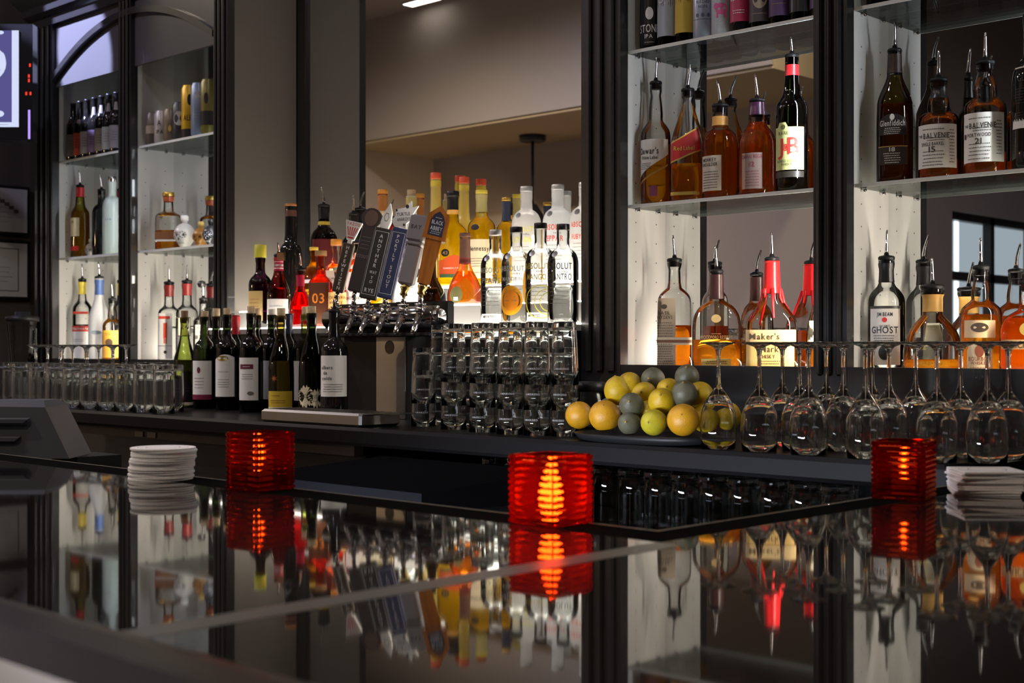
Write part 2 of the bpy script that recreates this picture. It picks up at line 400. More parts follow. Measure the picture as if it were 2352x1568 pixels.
# stepped riser that glows from inside
T1, T2, T3 = .065, .125, .185
rs = thing('bottle_riser', 'stepped riser glowing white under the middle bottles', 'riser', (-3.115,2.58,ZC))
def RP(nm, mb, m):
    o = mb.build(nm, m, rs); o.matrix_parent_inverse = Matrix.Translation((3.115,-2.58,-ZC)); return o
RP('plinth', MB().box(-3.905,-2.322,2.585,2.95,ZC,.045), BLACKM)
GLOW = emit('backlit acrylic', (1.,.93,.80), 11.); ACR = mat('frosted acrylic', (.16,.155,.15), .3, emis=(1.,.93,.82), es=.04)
for i, (y0, y1, z0, z1) in enumerate(((2.58,2.705,.045,T1),(2.705,2.83,.045,T2),(2.83,2.95,.045,T3))):
    RP('step_top', MB().box(-3.905,-2.322,y0,y1,z1-.004,z1), GLOW)
    RP('step_front', MB().box(-3.905,-2.322,y0,y0+.004 if i else y1,z0 if i else z1-.02,z1-.004), ACR)

# ------------------------------------------------------------------ wall things at the far left
tv = thing('television', 'black television with a violet blue picture at the left edge', 'television', (-4.883,2.45,.6))
mrot = Matrix.Translation((0,0,0))
ax = Vector((.7197,.6943,0)); nrm = Vector((.6943,-.7197,0))
def TV(x, z, d=0): return Vector((0,0,0))+ax*x+nrm*d+Vector((0,0,z))
def tvbox(mb, x0, x1, z0, z1, d0, d1, mi=0):
    vs = [TV(x0,z0,d0),TV(x1,z0,d0),TV(x1,z0,d1),TV(x0,z0,d1),TV(x0,z1,d0),TV(x1,z1,d0),TV(x1,z1,d1),TV(x0,z1,d1)]
    mb.add(vs, [(0,3,2,1),(4,5,6,7),(0,1,5,4),(1,2,6,5),(2,3,7,6),(3,0,4,7)], mi)
b = MB(); tvbox(b,-.72,0,.185,.625,-.05,0); tvbox(b,-.43,-.29,.30,.50,-.20,-.05); b.build('housing', mat('glossy black housing', (.01,.01,.012), .12), tv)
b = MB(); tvbox(b,-.68,-.052,.235,.60,0,.002); b.build('screen', emit('screen picture', (.105,.098,.29), .9), tv)
b = MB(); tvbox(b,-.078,-.052,.235,.60,.002,.003); tvbox(b,-.68,-.052,.235,.253,.002,.003)
fn = lambda x, y: TV(x, y, .0032)
ring(b, fn, -.165, .475, .05, .066); oval(b, fn, -.118, .485, .017, .034); oval(b, fn, -.12, .592, .012, .007); oval(b, fn, -.125, .285, .018, .012)
b.build('picture_border', emit('screen white', (.66,.72,.95), 1.0), tv)
b = MB(); smallprint(b, lambda x, y: TV(x, y, .0035), -.11, .238, .25, .05, 1, 0, 4); b.build('lettering', INK, tv)
b = MB(); tvbox(b,-.017,-.009,.19,.30,.0,.002); b.build('edge_light', emit('violet edge light', (.45,.30,.9), 1.2), tv)
b = MB()
for zz, dd in ((.469,-.010),(.428,-.014),(.411,-.014),(.362,-.024),(.362,-.008)): tvbox(b,dd-.003,dd+.003,zz-.006,zz+.006,.0,.002)
b.build('indicator_light', emit('red indicator', (1.,.05,.02), 1.2), tv)
def certificate(label, z0, z1, ribbon):
    c = thing('framed_certificate', label, 'certificate', (-5.55,2.62,z0), 0, 'framed certificates on the side wall')
    MB().bbox(0,.018,-.36,.145,0,z1-z0,.004).build('frame', BLACKM, c)
    MB().box(.018,.0195,-.345,.13,.015,z1-z0-.015).build('sheet', paper('certificate paper', (.80,.79,.80)), c)
    ins = MB(); fn = plane_fn((.0205,-.11,(z1-z0)/2), (0,1,0), (0,0,1))
    if ribbon:
        for k in range(10):
            a = k/10*.2; b_ = (k+1)/10*.2
            patch(ins, fn, a, b_, .06-2.2*a*a, .075-2.2*a*a, 1)
    else:
        for e in (-.2,.2): patch(ins, fn, e-.002, e+.002, -.09, .09, 1)
        for e in (-.09,.088): patch(ins, fn, -.2, .2, e, e+.003, 1)
    smallprint(ins, fn, .04, -.06, .02, .28, 4, 0, 3)
    ins.build('print', GREYI, c)
certificate('upper framed certificate on the side wall below the television', 0.4757, 0.6894, True)
certificate('lower framed certificate on the side wall behind the blender', 0.2024, 0.4589, False)
t = thing('ceiling_light', 'small bright rectangular ceiling light reflected at the top of the middle mirror', 'ceiling light', (-7.19,-.60,ZCEIL), 0)
MB().box(-.16,.16,-.05,.05,-.02,0).build('housing', CHROME, t); MB().box(-.15,.15,-.045,.045,-.022,-.02).build('diffuser', emit('ceiling diffuser', (1.,.93,.82), 6.), t)
# pendant over the front tables, seen only in the mirror
pd = thing('pendant_lamp', 'black pendant lamp on a rod reflected in the middle mirror', 'lamp', (-6.8,-1.335,ZSOF))
MB().lathe([(-.045,.085),(-.035,.098),(0,.098)], 28).build('canopy', BLACKM, pd)
MB().tube([(0,0,-.04),(0,0,-.50)], .011).build('rod', BLACKM, pd)
MB().lathe([(-.72,.13),(-.66,.125),(-.56,.07),(-.5,.03)], 28, capb=False).build('shade', BLACKM, pd)
MB().lathe([(-.70,.0),(-.69,.03),(-.65,.04),(-.61,.03),(-.59,.012)], 16, capb=False).build('bulb', emit('warm bulb', (1.,.72,.38), 8.), pd)
# unseen downlights added to light the room: housings here, their lamps further down
DOWN = [(-2.4,1.45),(-1.5,-.6),(-3.6,-.3),(-5.2,.6),(-.2,.6),(-6.6,.9),(-1.8,-3.2)]
for i, (x, y) in enumerate(DOWN):
    d = thing('added_downlight', 'round added downlight, unseen, the %s of the ceiling set' % ORD[i], 'downlight', (x,y,ZCEIL), 0, 'added ceiling downlights')
    MB().lathe([(-.012,.075),(-.004,.085),(0,.085)], 24, capb=False).build('trim_ring', CHROME, d)
    MB().lathe([(-.006,.0),(-.006,.06)], 24, capb=False, capt=False).build('lens', emit('downlight lens', (1.,.86,.66), 45.), d)

# ------------------------------------------------------------------ glassware
def shell(name, prof):
    return MB().lathe(prof, 28, closed=True)
# upside-down wine glass: rim on the counter, foot in the air
WINE = [(0,.0322),(.02,.0345),(.045,.0358),(.07,.0335),(.09,.0265),(.105,.0165),(.115,.0085),(.128,.0048),(.15,.0038),(.178,.0037),(.190,.0052),(.197,.010),(.2015,.022),(.2045,.0345),(.2065,.0345),(.2068,.0005),
        (.101,.0005),(.099,.008),(.094,.0175),(.086,.0255),(.068,.0323),(.045,.0346),(.02,.0333),(.0008,.0312)]
def wine_mb(k=1.): return MB().lathe([(z*k, r*k) for z, r in WINE], 28, closed=True)
TUMB = [(0,.0318),(.03,.0306),(.09,.0282),(.135,.0262),(.139,.0250),(.140,.0005),(.1265,.0005),(.1255,.022),(.12,.0246),(.09,.0266),(.03,.0290),(.0008,.0303)]
HIGH = [(0,.0325),(.03,.0322),(.09,.0315),(.14,.0305),(.144,.0295),(.145,.0005),(.131,.0005),(.130,.027),(.126,.0288),(.09,.0298),(.03,.0306),(.0008,.0312)]
def first_or_dup(cache, key, make, loc, rot, label, group, cat, name):
    if key not in cache:
        t = thing(name, label, cat, loc, rot, group); make(t); cache[key] = t; return t
    return dup(cache[key], loc, rot, label, group)
CA = {}
def wineglass(loc, label, group, rot=0.):
    return first_or_dup(CA, 'wine', lambda t: wine_mb().build('stemmed_bowl', GLASSW, t), loc, rot, label, group, 'wine glass', 'wine_glass')
def tumbler(loc, label, group, rot=0., printed=False):
    def mk(t):
        MB().lathe(TUMB, 28, closed=True).build('glass_wall', GLASSW, t)
        b = MB(); fn = lambda x, y: Vector((.0312*math.sin(x/.0312), -.0312*math.cos(x/.0312), y))
        text(b, 'AMAROSO', fn, 0, .035, .0042, .034)
        b.build('etched_lettering', mat('etched white', (.30,.30,.30), .6), t)
    return first_or_dup(CA, 'tumb', mk, loc, rot, label, group, 'glass', 'tumbler')
def highball(loc, label, group, rot=0.):
    return first_or_dup(CA, 'high', lambda t: MB().lathe(HIGH, 26, closed=True).build('glass_wall', GLASSW, t), loc, rot, label, group, 'glass', 'highball_glass')
# wine glasses at the right end of the counter
front = [(-1.5505, 2.1850),(-1.4564, 2.1850),(-1.3462, 2.1800),(-1.2297, 2.1800),(-1.0991, 2.1900),(-1.0320, 2.2400)]
for i, p in enumerate(front):
    wineglass((p[0],p[1],ZC), 'upside-down wine glass, %s of the front row counted from the fruit pile' % ORD[i], 'wine glasses right of the fruit')
rear = [(-1.4922, 2.3200),(-1.4126, 2.2550),(-1.4290, 2.3800),(-1.3443, 2.3000),(-1.3564, 2.4300),(-1.2327, 2.2700),(-1.2479, 2.4000),(-1.1144, 2.3100),(-1.0353, 2.3300)]
for i, p in enumerate(rear):
    wineglass((p[0],p[1],ZC), 'upside-down wine glass behind the front row, %s from the fruit pile' % ORD[i], 'wine glasses right of the fruit')
# stacked tumblers between the taps and the fruit: six stacks in front, five behind
STK = [('front',[(-2.5279, 2.3000),(-2.3774, 2.2620),(-2.2521, 2.2350),(-2.1521, 2.2250),(-2.0790, 2.2350),(-2.0177, 2.2600)]),
       ('rear',[(-2.5444, 2.3780),(-2.4014, 2.3350),(-2.2825, 2.3150),(-2.1910, 2.3150),(-2.1239, 2.3350)])]
for row, ps in STK:
    for i, p in enumerate(ps):
        n = 3 if not (row == 'front' and i in (0, 5)) else (2 if i == 0 else 3)
        for k in range(n):
            nm = ('bottom','middle','topmost')[k] if n == 3 else ('bottom','topmost')[k]
            tumbler((p[0],p[1],ZC+.057*k), 'upside-down tumbler, %s of the %s %s stack from the taps' % (nm, ORD[i], row), 'stacked tumblers beside the taps', math.radians(38.8+9*k-6*i))
# glassware at the left end
wys = sorted([(-4.70+.09*k, 2.37) for k in range(8)]+[(-4.655,2.452),(-4.475,2.452),(-4.295,2.452)])
for i, (x, y) in enumerate(wys):
    wineglass((x+.0,y,ZC), 'upside-down wine glass at the left end of the counter, %s from the left' % ORD[i], 'wine glasses at the left end')
i = 0
for row, Y, us in (('front',2.20,(-4.6001,-4.4700,-4.3448,-4.2300,-4.1134,-4.0009,-3.8923,-3.7874,-3.6761,-3.5639)),
                   ('second',2.28,(-4.7061,-4.5735,-4.4459,-4.3228,-4.2042,-4.0896,-3.9790,-3.8669,-3.7486,-3.6395)),
                   ('third',2.56,(-4.3654,-4.2632,-4.1639))):
    us = [u for u in us if not (row == 'third' and u < -5.4)]
    for j, x in enumerate(us):
        highball((x,Y,ZC), 'clear highball glass, %s from the left in the %s row left of the wine bottles' % (ORD[j], row), 'highball glasses left of the wine bottles', .3*j)
# glasses on the open shelf under the counter
cs = thing('glass_shelf', 'open shelf of clean glasses under the right half of the counter', 'shelf', (-1.85,2.3,-.392))
MB().box(-.75,.78,-.16,.30,-.012,0).build('shelf_board', BLACKWOOD, cs)
for row, Y, us in (('front',2.19,[-1.836+.068*k for k in range(9)]), ('rear',2.262,[-1.80+.068*k for k in range(8)])):
    for j, x in enumerate(us):
        highball((x,Y,-.392), 'clear glass on the shelf under the counter, %s from the left in the %s row' % (ORD[j], row), 'glasses on the shelf under the counter', .4*j)
highball((-2.1747, 2.2000,-.392), 'lone clear glass under the counter left of the lit candle holder', 'glasses on the shelf under the counter')

# ------------------------------------------------------------------ fruit on a black tray
tr = thing('fruit_tray', 'black tray under the pile of lemons, oranges and limes', 'tray', (-1.7536, 2.2250,ZC))
MB().lathe([(0,.155,2.6,.52),(.004,.165,2.6,.52),(.016,.178,2.6,.52),(.017,.175,2.6,.52),(.007,.160,2.6,.52),(.006,.0005,2.6,.52)], 48, capb=True, capt=False).build('tray_body', BLACKP, tr)
def peel(name, c, c2):
    m = mat(name, c, .42, noise=.22, nscale=26, bump=.35, bscale=420); return m
LEMON = peel('lemon peel', (.46,.30,.005), None); ORANGE = peel('orange peel', (.48,.235,.006), None); LIME = peel('lime peel', (.085,.083,.05), None); GRLEMON = peel('greenish lemon peel', (.38,.32,.015), None)
def fruit(u_xy, z, r, kind, label, ang=0., tip=.14):
    m = {'lemon':LEMON,'orange':ORANGE,'lime':LIME,'green lemon':GRLEMON}[kind]
    nm = 'lemon' if 'lemon' in kind else kind
    prof = []
    for k in range(17):
        a = -PI/2+PI*k/16; rr = math.cos(a); zz = math.sin(a)*(1+ (0 if kind == 'orange' else .10))
        if kind != 'orange' and abs(a) > 1.15: zz += math.copysign(tip*(abs(a)-1.15)/.42*.9, a)
        prof.append((zz*r, max(rr, .02)*r))
    M = Matrix.Rotation(ang, 4, 'Y') @ Matrix.Rotation(ang*.7+.3, 4, 'X')
    b = MB().lathe(prof, 26, M=M)
    t = thing(nm, label, nm, (u_xy[0],u_xy[1],z), 0, 'fruit piled on the black tray')
    b.build('peel', m, t)
    tipz = prof[-1][0]
    MB().lathe([(tipz-.001,.0026),(tipz+.0009,.0020),(tipz+.0011,.0004)], 10, M=M).build('stem_scar', mat('stem scar', (.30,.19,.03), .8), t)
    return t
FR = [((-1.9535, 2.2350),-0.1460,.0300,'orange','orange at the left end of the bottom row of the fruit pile',0),
 ((-1.8554, 2.2050),-0.1434,.0335,'orange','large blemished orange second from the left in the bottom row',.5),
 ((-1.7598, 2.1700),-0.1540,.0240,'lime','dark lime in the bottom row right of the blemished orange',1.2),
 ((-1.6813, 2.1500),-0.1484,.0262,'green lemon','greenish lemon in the bottom row between a lime and the spotted orange',1.4),
 ((-1.6205, 2.1650),-0.1416,.0320,'orange','spotted orange at the right of the bottom row',.9),
 ((-1.8540, 2.2450),-0.0910,.0285,'lemon','lemon with a nipple end pointing up at the left of the pile',.15),
 ((-1.7663, 2.1850),-0.1173,.0258,'lime','dark lime in the middle of the pile over another lime',1.0),
 ((-1.7809, 2.2450),-0.0976,.0268,'lemon','bright lemon left of centre in the upper row',1.1),
 ((-1.8426, 2.2720),-0.0774,.0260,'lemon','greenish lemon peeping out at the back of the pile left of the top limes',1.4),
 ((-1.8010, 2.3000),-0.0669,.0255,'lime','dark lime on the top of the pile left of centre',1.3),
 ((-1.6926, 2.1900),-0.1082,.0275,'lemon','lemon at the centre of the pile in front of the upper lime',.8),
 ((-1.7400, 2.2750),-0.0892,.0262,'lemon','lemon half hidden behind the centre lemon and the lime',1.0),
 ((-1.6547, 2.2150),-0.0930,.0265,'lime','lime right of centre below the topmost lime',.4),
 ((-1.6928, 2.2750),-0.0603,.0252,'lime','topmost lime of the pile at the right',.5),
 ((-1.6525, 2.2650),-0.0959,.0275,'lemon','lemon at the right edge of the upper row',1.0),
 ((-1.7568, 2.2320),-0.1347,.0270,'lemon','lemon in the shadow behind the greenish lemon of the bottom row',1.0),
 ((-1.9133, 2.2900),-0.1342,.0255,'lime','lime hidden behind the blemished orange with only its top edge showing',.7),
 ((-1.6250, 2.2450),-0.1413,.0280,'lemon','lemon seen through the first wine glass of the front row',.4),
 ((-1.5980, 2.2850),-0.1374,.0265,'lemon','rightmost lemon seen through the first wine glass of the front row',.2)]
for p, z, r, k, lb, a in FR: fruit(p, z, r, k, lb, a)

# ------------------------------------------------------------------ red candle holders on the bar
REDG = real_glass('ruby pressed glass', (.74,.21,.10), 1.46, .03, .04, (.70,.008,.03))
WAXM = frosted('white wax', (.85,.78,.66), .6, .0)
def candle(loc, rot, label, w, h, flame, fl_z):
    t = thing('candle_holder', label, 'candle holder', (loc[0],loc[1],loc[2]+.0006), rot, 'red candle holders on the bar')
    b = MB(); n = 11; s = w/2
    def ringpts(k): 
        out = []; hw = k; c = .006
        for sx, sy, flip in ((1,-1,0),(1,1,1),(-1,1,0),(-1,-1,1)):
            p = [(sx*hw, sy*(hw-c)), (sx*(hw-c*.29), sy*(hw-c*.29)), (sx*(hw-c), sy*hw)]
            out += p if flip else p[::-1]
        return out
    prof = []
    for i in range(n*6+1):
        z = h*i/(n*6); prof.append((z, s-.0024+.0024*abs(math.sin(PI*i/6))**.7))
    prof += [(h, s-.006), (.009, s-.0062), (.008, s-.012)]
    vs = []; fs = []; m = 12
    for z, k in prof: vs += [(x, y, z) for x, y in ringpts(k)]
    for i in range(len(prof)-1):
        for j in range(m): fs.append((i*m+j, i*m+(j+1)%m, (i+1)*m+(j+1)%m, (i+1)*m+j))
    fs += [tuple(range(m-1,-1,-1)), tuple((len(prof)-1)*m+k for k in range(m))]
    b.add(vs, fs, 0, False); b.build('ribbed_glass', REDG, t)
    MB().lathe([(.0095,.017),(.012,.0185),(fl_z-.004,.0185),(fl_z-.006,.012),(fl_z-.0075,.0005)], 24, capt=False).build('wax_candle', WAXM, t)
    f = MB().lathe([(fl_z,.0015),(fl_z+flame*.2,.011*flame/.045),(fl_z+flame*.45,.0125*flame/.045),(fl_z+flame*.75,.008*flame/.045),(fl_z+flame,.0003)], 14)
    f.build('flame', emit('candle flame', (1.,.60,.12), 75.), t)
    MB().tube([(0,0,fl_z-.008),(.0006,0,fl_z+.004)], .0007, 6).build('wick', INK, t)
    return t
CW = .081
CANDLES = [((-1.1847, 1.3000,ZB), .0, 'middle red candle holder, brightly lit, in front of the bar corner', CW, .0885, .054, .016),
           ((-1.7974, 1.2850,ZB), math.radians(4), 'left red candle holder, dim, standing right of the left coaster stack', .081, .092, .016, .052),
           ((-0.9992, 1.8850,ZB), math.radians(14), 'right red candle holder beside the square coaster stack', .081, .0865, .016, .044)]

# ------------------------------------------------------------------ coasters
PAPERW = mat('white pulp board', (.82,.81,.83), .8, noise=.06, nscale=300)
def coaster_stack(x, y, n, square, side, group, seed, tilt=.0):
    rr = random.Random(seed); z = ZB; base = None
    for k in range(n):
        lb = 'white %s coaster, %s from the bottom of the %s stack' % ('square' if square else 'round', ORD[k], side)
        dx, dy, rz = rr.uniform(-.0016,.0016)+.0007*k, rr.uniform(-.0016,.0016), (rr.uniform(-.05,.05)+.015*k+.58 if square else rr.uniform(0, 3))
        if base is None:
            base = thing('coaster', lb, 'coaster', (x,y,z), rz, group)
            b = MB(); s = .049
            if square: b.bbox(-s,s,-s,s,0,.0034,.0006)
            else: b.lathe([(0,.0545),(.0003,.055),(.0031,.055),(.0034,.0545)], 44, smooth=False)
            b.build('board', PAPERW, base)
            e = MB(); fn = lambda a, c: Vector((a, c, .00352))
            ring(e, fn, 0, 0, .028, .0295, 0, 32); ring(e, fn, 0, 0, .042, .0428, 0, 32); e.build('print', GREYI, base)
        else: dup(base, (x+dx, y+dy, z), rz, lb, group)
        z += .0037
coaster_stack(-2.0671, 1.2700, 15, False, 'left', 'white coasters in the left stack', 5)
coaster_stack(-0.9469, 2.0400, 10, True, 'right', 'white coasters in the right stack', 8)

# ------------------------------------------------------------------ till beside the bar at the far left
t = thing('till_terminal', 'grey sloping back of a till terminal at the left edge by the bar', 'till', (-2.865,1.465,ZFLOOR))
O = Vector((-2.865,1.465,ZFLOOR))
GREYP = mat('blue grey plastic', (.062,.066,.08), .42, bump=.05, bscale=200)
def loc(*p): return (p[0]-O.x, p[1]-O.y, p[2]-O.z)
px, py = .7197, .6943
def HB(a, d, z):      # a along the image-facing side, d away from the viewer
    return (a*px-d*.6943, a*py+d*.7197, z-O.z)
b = MB(); z0, z1 = -.247, -.119
vs = [HB(-.145,.0,z0),HB(.056,0,z0),HB(.056,.16,z0),HB(-.145,.16,z0), HB(-.145,.05,z1),HB(-.018,.05,z1),HB(-.018,.15,z1),HB(-.145,.15,z1), HB(-.145,.012,z1-.012),HB(-.003,.012,z1-.014),HB(-.001,.16,z1-.014),HB(-.145,.16,z1-.012)]
b.add(vs, [(0,3,2,1),(4,5,6,7),(0,1,9,8),(8,9,5,4),(1,2,10,9),(9,10,6,5),(2,3,11,10),(10,11,7,6),(3,0,8,11),(11,8,4,7)]); b.build('housing', GREYP, t)
b = MB()
for zc, a1 in ((-.162,-.045),(-.203,-.065)): b.add([HB(-.145,.004,zc-.006),HB(a1,.004,zc-.006),HB(a1+.012,.006,zc+.006),HB(-.145,.006,zc+.006),HB(-.145,-.008,zc-.005),HB(a1,-.008,zc-.005),HB(a1+.01,-.008,zc+.003),HB(-.145,-.008,zc+.003)],[(4,5,6,7),(0,4,7,3),(1,2,6,5),(2,3,7,6),(0,1,5,4)])
b.build('vent_rib', GREYP, t)
b = MB(); b.box(-.10,.02,.07,.18,0,z0-O.z); b.build('pedestal', BLACKP, t)
# black ice well with its lid in the bartender's aisle
BX0, BX1 = -2.3674, -1.8499
t = thing('ice_bin', 'black lidded bin below the counter between the left and middle candle holders', 'bin', ((BX0+BX1)/2,1.87,ZFLOOR))
BH = .985
bw = (BX1-BX0)/2
MB().box(-bw,bw,-.19,.22,0,BH).build('bin_body', BLACKP, t)
MB().prism([(-.20,BH),(.23,BH),(.23,BH+.05),(.17,BH+.058),(-.20,BH+.04)], -bw-.01, bw+.01, 'x').build('lid', mat('satin black lid', (.005,.005,.006), .8, spec=0.), t)

# ------------------------------------------------------------------ blender jug at the far left of the counter
t = thing('blender', 'clear fluted blender jug on a black base at the left edge of the counter', 'blender', (-5.1623, 2.5480,ZC))
MB().lathe([(0,.085,3),(.03,.085,3),(.10,.062,3),(.115,.055,3)], 28).build('motor_base', BLACKP, t)
MB().lathe([(.115,.045),(.13,.05),(.30,.066),(.301,.062),(.135,.046),(.122,.0005)], 12, closed=False, capb=True, capt=False, smooth=False).build('jug', CLEAR, t)
MB().lathe([(.30,.066),(.318,.066),(.325,.03),(.338,.03),(.34,.002)], 24).build('lid', BLACKP, t)
MB().tube([(.066,0,.28),(.10,0,.27),(.10,0,.17),(.055,0,.15)], .008).build('handle', CLEAR, t)
t = thing('jar', 'dark clear jar standing behind the left end of the fruit pile', 'jar', (-2.1489, 2.5000,ZC))
MB().lathe([(0,.036),(.003,.04),(.07,.04),(.085,.033),(.092,.034)], 24, capt=False).build('glass_wall', CLEAR, t)
MB().lathe([(.09,.037),(.112,.037),(.114,.03)], 24).build('lid', BLACKP, t)

# ------------------------------------------------------------------ beer taps
TX0, TX1, TY = -3.0764, -2.6275, 2.44
tp = thing('beer_tap_tower', 'steel beer tap tower with six chrome faucets and mixed handles', 'beer tap', ((TX0+TX1)/2,TY,ZC))
cx = (TX0+TX1)/2
def L(x, y, z): return (x-cx, y-TY, z-ZC)
MTX = Matrix.Translation((-cx,-TY,-ZC))
b = MB(); b.tube([(TX0,2.44,.082),(TX1,2.44,.082)], .030, 24, M=MTX); b.tube([(TX1,2.44,.082),(TX1+.012,2.44,.082)], .022, 20, M=MTX); b.tube([(TX0-.004,2.44,.082),(TX0,2.44,.082)], .024, 20, M=MTX); b.build('manifold', CHROME, tp)
MB().bbox(TX0-.005,TX1+.005,2.47,2.50,.040,.125,.004,M=MTX).build('back_panel', BLACKP, tp)
MB().bbox(TX0-.005,TX1+.008,2.40,2.50,.030,.041,.003,M=MTX).build('shelf_plate', BLACKP, tp)
KX0, KX1 = -2.9010, -2.7774
MB().bbox(KX0,KX1,2.462,2.53,ZC,.032,.002,M=MTX).build('column', STEEL, tp)
bx = MB(); bx.box(-3.0493,KX0-.002,2.47,2.53,ZC,.030,M=MTX); bx.build('side_box', BLACKP, tp); MB().box(KX1+.0002,KX1+.006,2.4625,2.53,ZC,.030,M=MTX).build('side_panel', BLACKP, tp)  # right-hand black panel stands in for shade on the column's side
b = MB(); fn = plane_fn(L((KX0+KX1)/2-.004, 2.4612, .002), (1,0,0), (0,0,1)); oval(b, fn, 0, 0, .019, .019, 0, 28); b.build('badge', mat('dark badge', (.05,.035,.03), .4), tp)
b = MB(); fn2 = plane_fn(L((KX0+KX1)/2-.004, 2.4606, .002), (1,0,0), (0,0,1)); ring(b, fn2, 0, 0, .0165, .018); smallprint(b, fn2, 0, -.010, .010, .026, 4)
b.build('badge_lettering', mat('tan print', (.35,.27,.2), .5), tp)
HROT = [44,38,38,38,24,50]
def handle_M(x, z, i): return Matrix.Translation(L(x,2.412,z)) @ Matrix.Rotation(math.radians(-13),4,'X') @ Matrix.Rotation(math.radians(5),4,'Y') @ Matrix.Rotation(math.radians(HROT[i]),4,'Z')
hx = [-3.0138,-2.9372,-2.8756,-2.8046,-2.7302,-2.6612]
DKBR = wood('dark brown handle wood', (.05,.03,.02), (.085,.05,.03), .4, (20,20,4)); BRW = wood('varnished chestnut', (.26,.085,.018), (.42,.15,.03), .22, (20,20,3), .6)
CHALK = mat('black board paint', (.018,.018,.018), .5); NAVY = mat('navy board paint', (.025,.04,.13), .45); GREYH = mat('grey enamel', (.22,.21,.22), .4)
for i, x in enumerate(hx):
    f = MB()
    f.tube([L(x,2.44,.082), L(x,2.405,.086)], .0135, 14)
    f.tube([L(x,2.412,.095), L(x,2.388,.045), L(x,2.384,.036)], [.0105,.0078,.0075], 12)
    f.tube([L(x,2.412,.088), L(x,2.412,.112)], [.012,.0125], 14); f.tube([L(x,2.412,.112), L(x,2.412,.117)], .0155, 14); f.tube([L(x,2.412,.117), L(x,2.415,.140)], [.008,.0045], 12)
    f.build('faucet', CHROME, tp)
def hand(i, mb, m, label=None):
    o = mb.build('tap_handle', m, tp); o['label'] = label; o.matrix_local = handle_M(hx[i], .138, i); return o
def F(y): return lambda a, c: Vector((a, y, c))
# brown board with a flared white top
h = hand(0, MB().bbox(-.0165,.0165,-.011,.011,.018,.160,.002), DKBR, 'narrow brown handle with white letters and a flared white top')
MB().tube([(0,0,0),(0,0,.02)], .006).build('ferrule', CHROME, h)
b = MB(); text(b, 'HEFEWEIZEN', F(-.0116), 0, .089, .0092, vertical=True); b.build('lettering', WHITEI, h)
b = MB().prism([(-.010,.172),(.011,.172),(.024,.225),(-.024,.225)], -.006, .006); b.box(-.006,.006,-.005,.005,.158,.173); b.build('flared_top', WHITEP, h)
b = MB(); text(b, 'YAZOO', F(-.0064), 0, .2175, .0085, .038)
for k in range(5):
    a = (k-2); b.add([(a*.0036-.0011,-.0064,.183),(a*.0036+.0011,-.0064,.183),(a*.0072+.0016,-.0064,.208),(a*.0072-.0016,-.0064,.208)], [(0,1,2,3)])
b.add([(-.008,-.0064,.175),(.009,-.0064,.175),(.009,-.0064,.180),(-.009,-.0064,.180)], [(0,1,2,3)]); b.build('top_lettering', REDI, h)
# dark stout board, round top
b = MB().bbox(-.020,.020,-.012,.012,.018,.205,.002); b.lathe([(-.011,.0),(-.011,.029),(.011,.029),(.011,.0)], 28, M=Matrix.Translation((0,0,.228)) @ Matrix.Rotation(PI/2,4,'X'), smooth=False)
h = hand(1, b, mat('dark umber board', (.028,.018,.018), .5), 'dark brown handle with a round top')
MB().tube([(0,0,0),(0,0,.02)], .006).build('ferrule', CHROME, h)
b = MB(); oval(b, F(-.0122), 0, .228, .019, .023); b.build('round_emblem', mat('copper emblem', (.13,.07,.045), .5), h)
b = MB(); text(b, 'STOUT', F(-.0126), 0, .118, .009, .031); smallprint(b, F(-.0126), 0, .135, .178, .028, 4); b.build('lettering', mat('dusty print', (.22,.19,.18), .6), h)
# black board with white outline, pointed white top
h = hand(2, MB().bbox(-.0235,.0235,-.009,.009,-.004,.196,.002), CHALK, 'black board handle with a white outline and a pointed white top')
b = MB()
for x0, x1, z0, z1 in ((-.019,-.018,.008,.185),(.018,.019,.008,.185),(-.019,.019,.007,.008),(-.019,.019,.185,.186)): b.box(x0,x1,-.0096,-.0092,z0,z1)
text(b, 'ANOTHER', F(-.0096), 0, .131, .0098, vertical=True); text(b, 'WAY', F(-.0096), 0, .070, .0085, .020); text(b, 'TO', F(-.0096), 0, .049, .0078, vertical=True); text(b, 'RYE', F(-.0096), 0, .019, .011, .025)
b.build('lettering', WHITEI, h)
b = MB().prism([(-.008,.194),(.010,.194),(.015,.215),(.012,.245),(.002,.268),(-.009,.240),(-.013,.212)], -.006, .008); b.build('pointed_top', WHITEP, h)
b = MB(); ring(b, F(-.0064), .001, .228, .006, .0075, 0, 6, 1.8); b.build('top_print', GREYI, h)
# navy board, torn white sign
h = hand(3, MB().bbox(-.0215,.0215,-.009,.009,-.004,.192,.002), NAVY, 'navy blue board handle with a tattered white sign on top')
b = MB()
for x0, x1, z0, z1 in ((-.0175,-.0165,.008,.178),(.0165,.0175,.008,.178),(-.0175,.0175,.007,.008),(-.0175,.0175,.178,.179)): b.box(x0,x1,-.0096,-.0092,z0,z1)
text(b, 'PORTLY', F(-.0096), 0, .135, .0092, vertical=True); text(b, 'STOUT', F(-.0096), 0, .055, .0092, vertical=True); b.build('lettering', WHITEI, h)
b = MB().prism([(-.020,.195),(-.004,.196),(.014,.194),(.012,.208),(.027,.225),(.024,.236),(.034,.262),(.018,.254),(.012,.272),(-.002,.250),(-.026,.240),(-.022,.224),(-.030,.208)], -.004, .004); b.build('sign_top', WHITEP, h)
b = MB(); rot = lambda f, a: (lambda x, y: f(x*math.cos(a)-y*math.sin(a)+.0, .226+x*math.sin(a)+y*math.cos(a)))
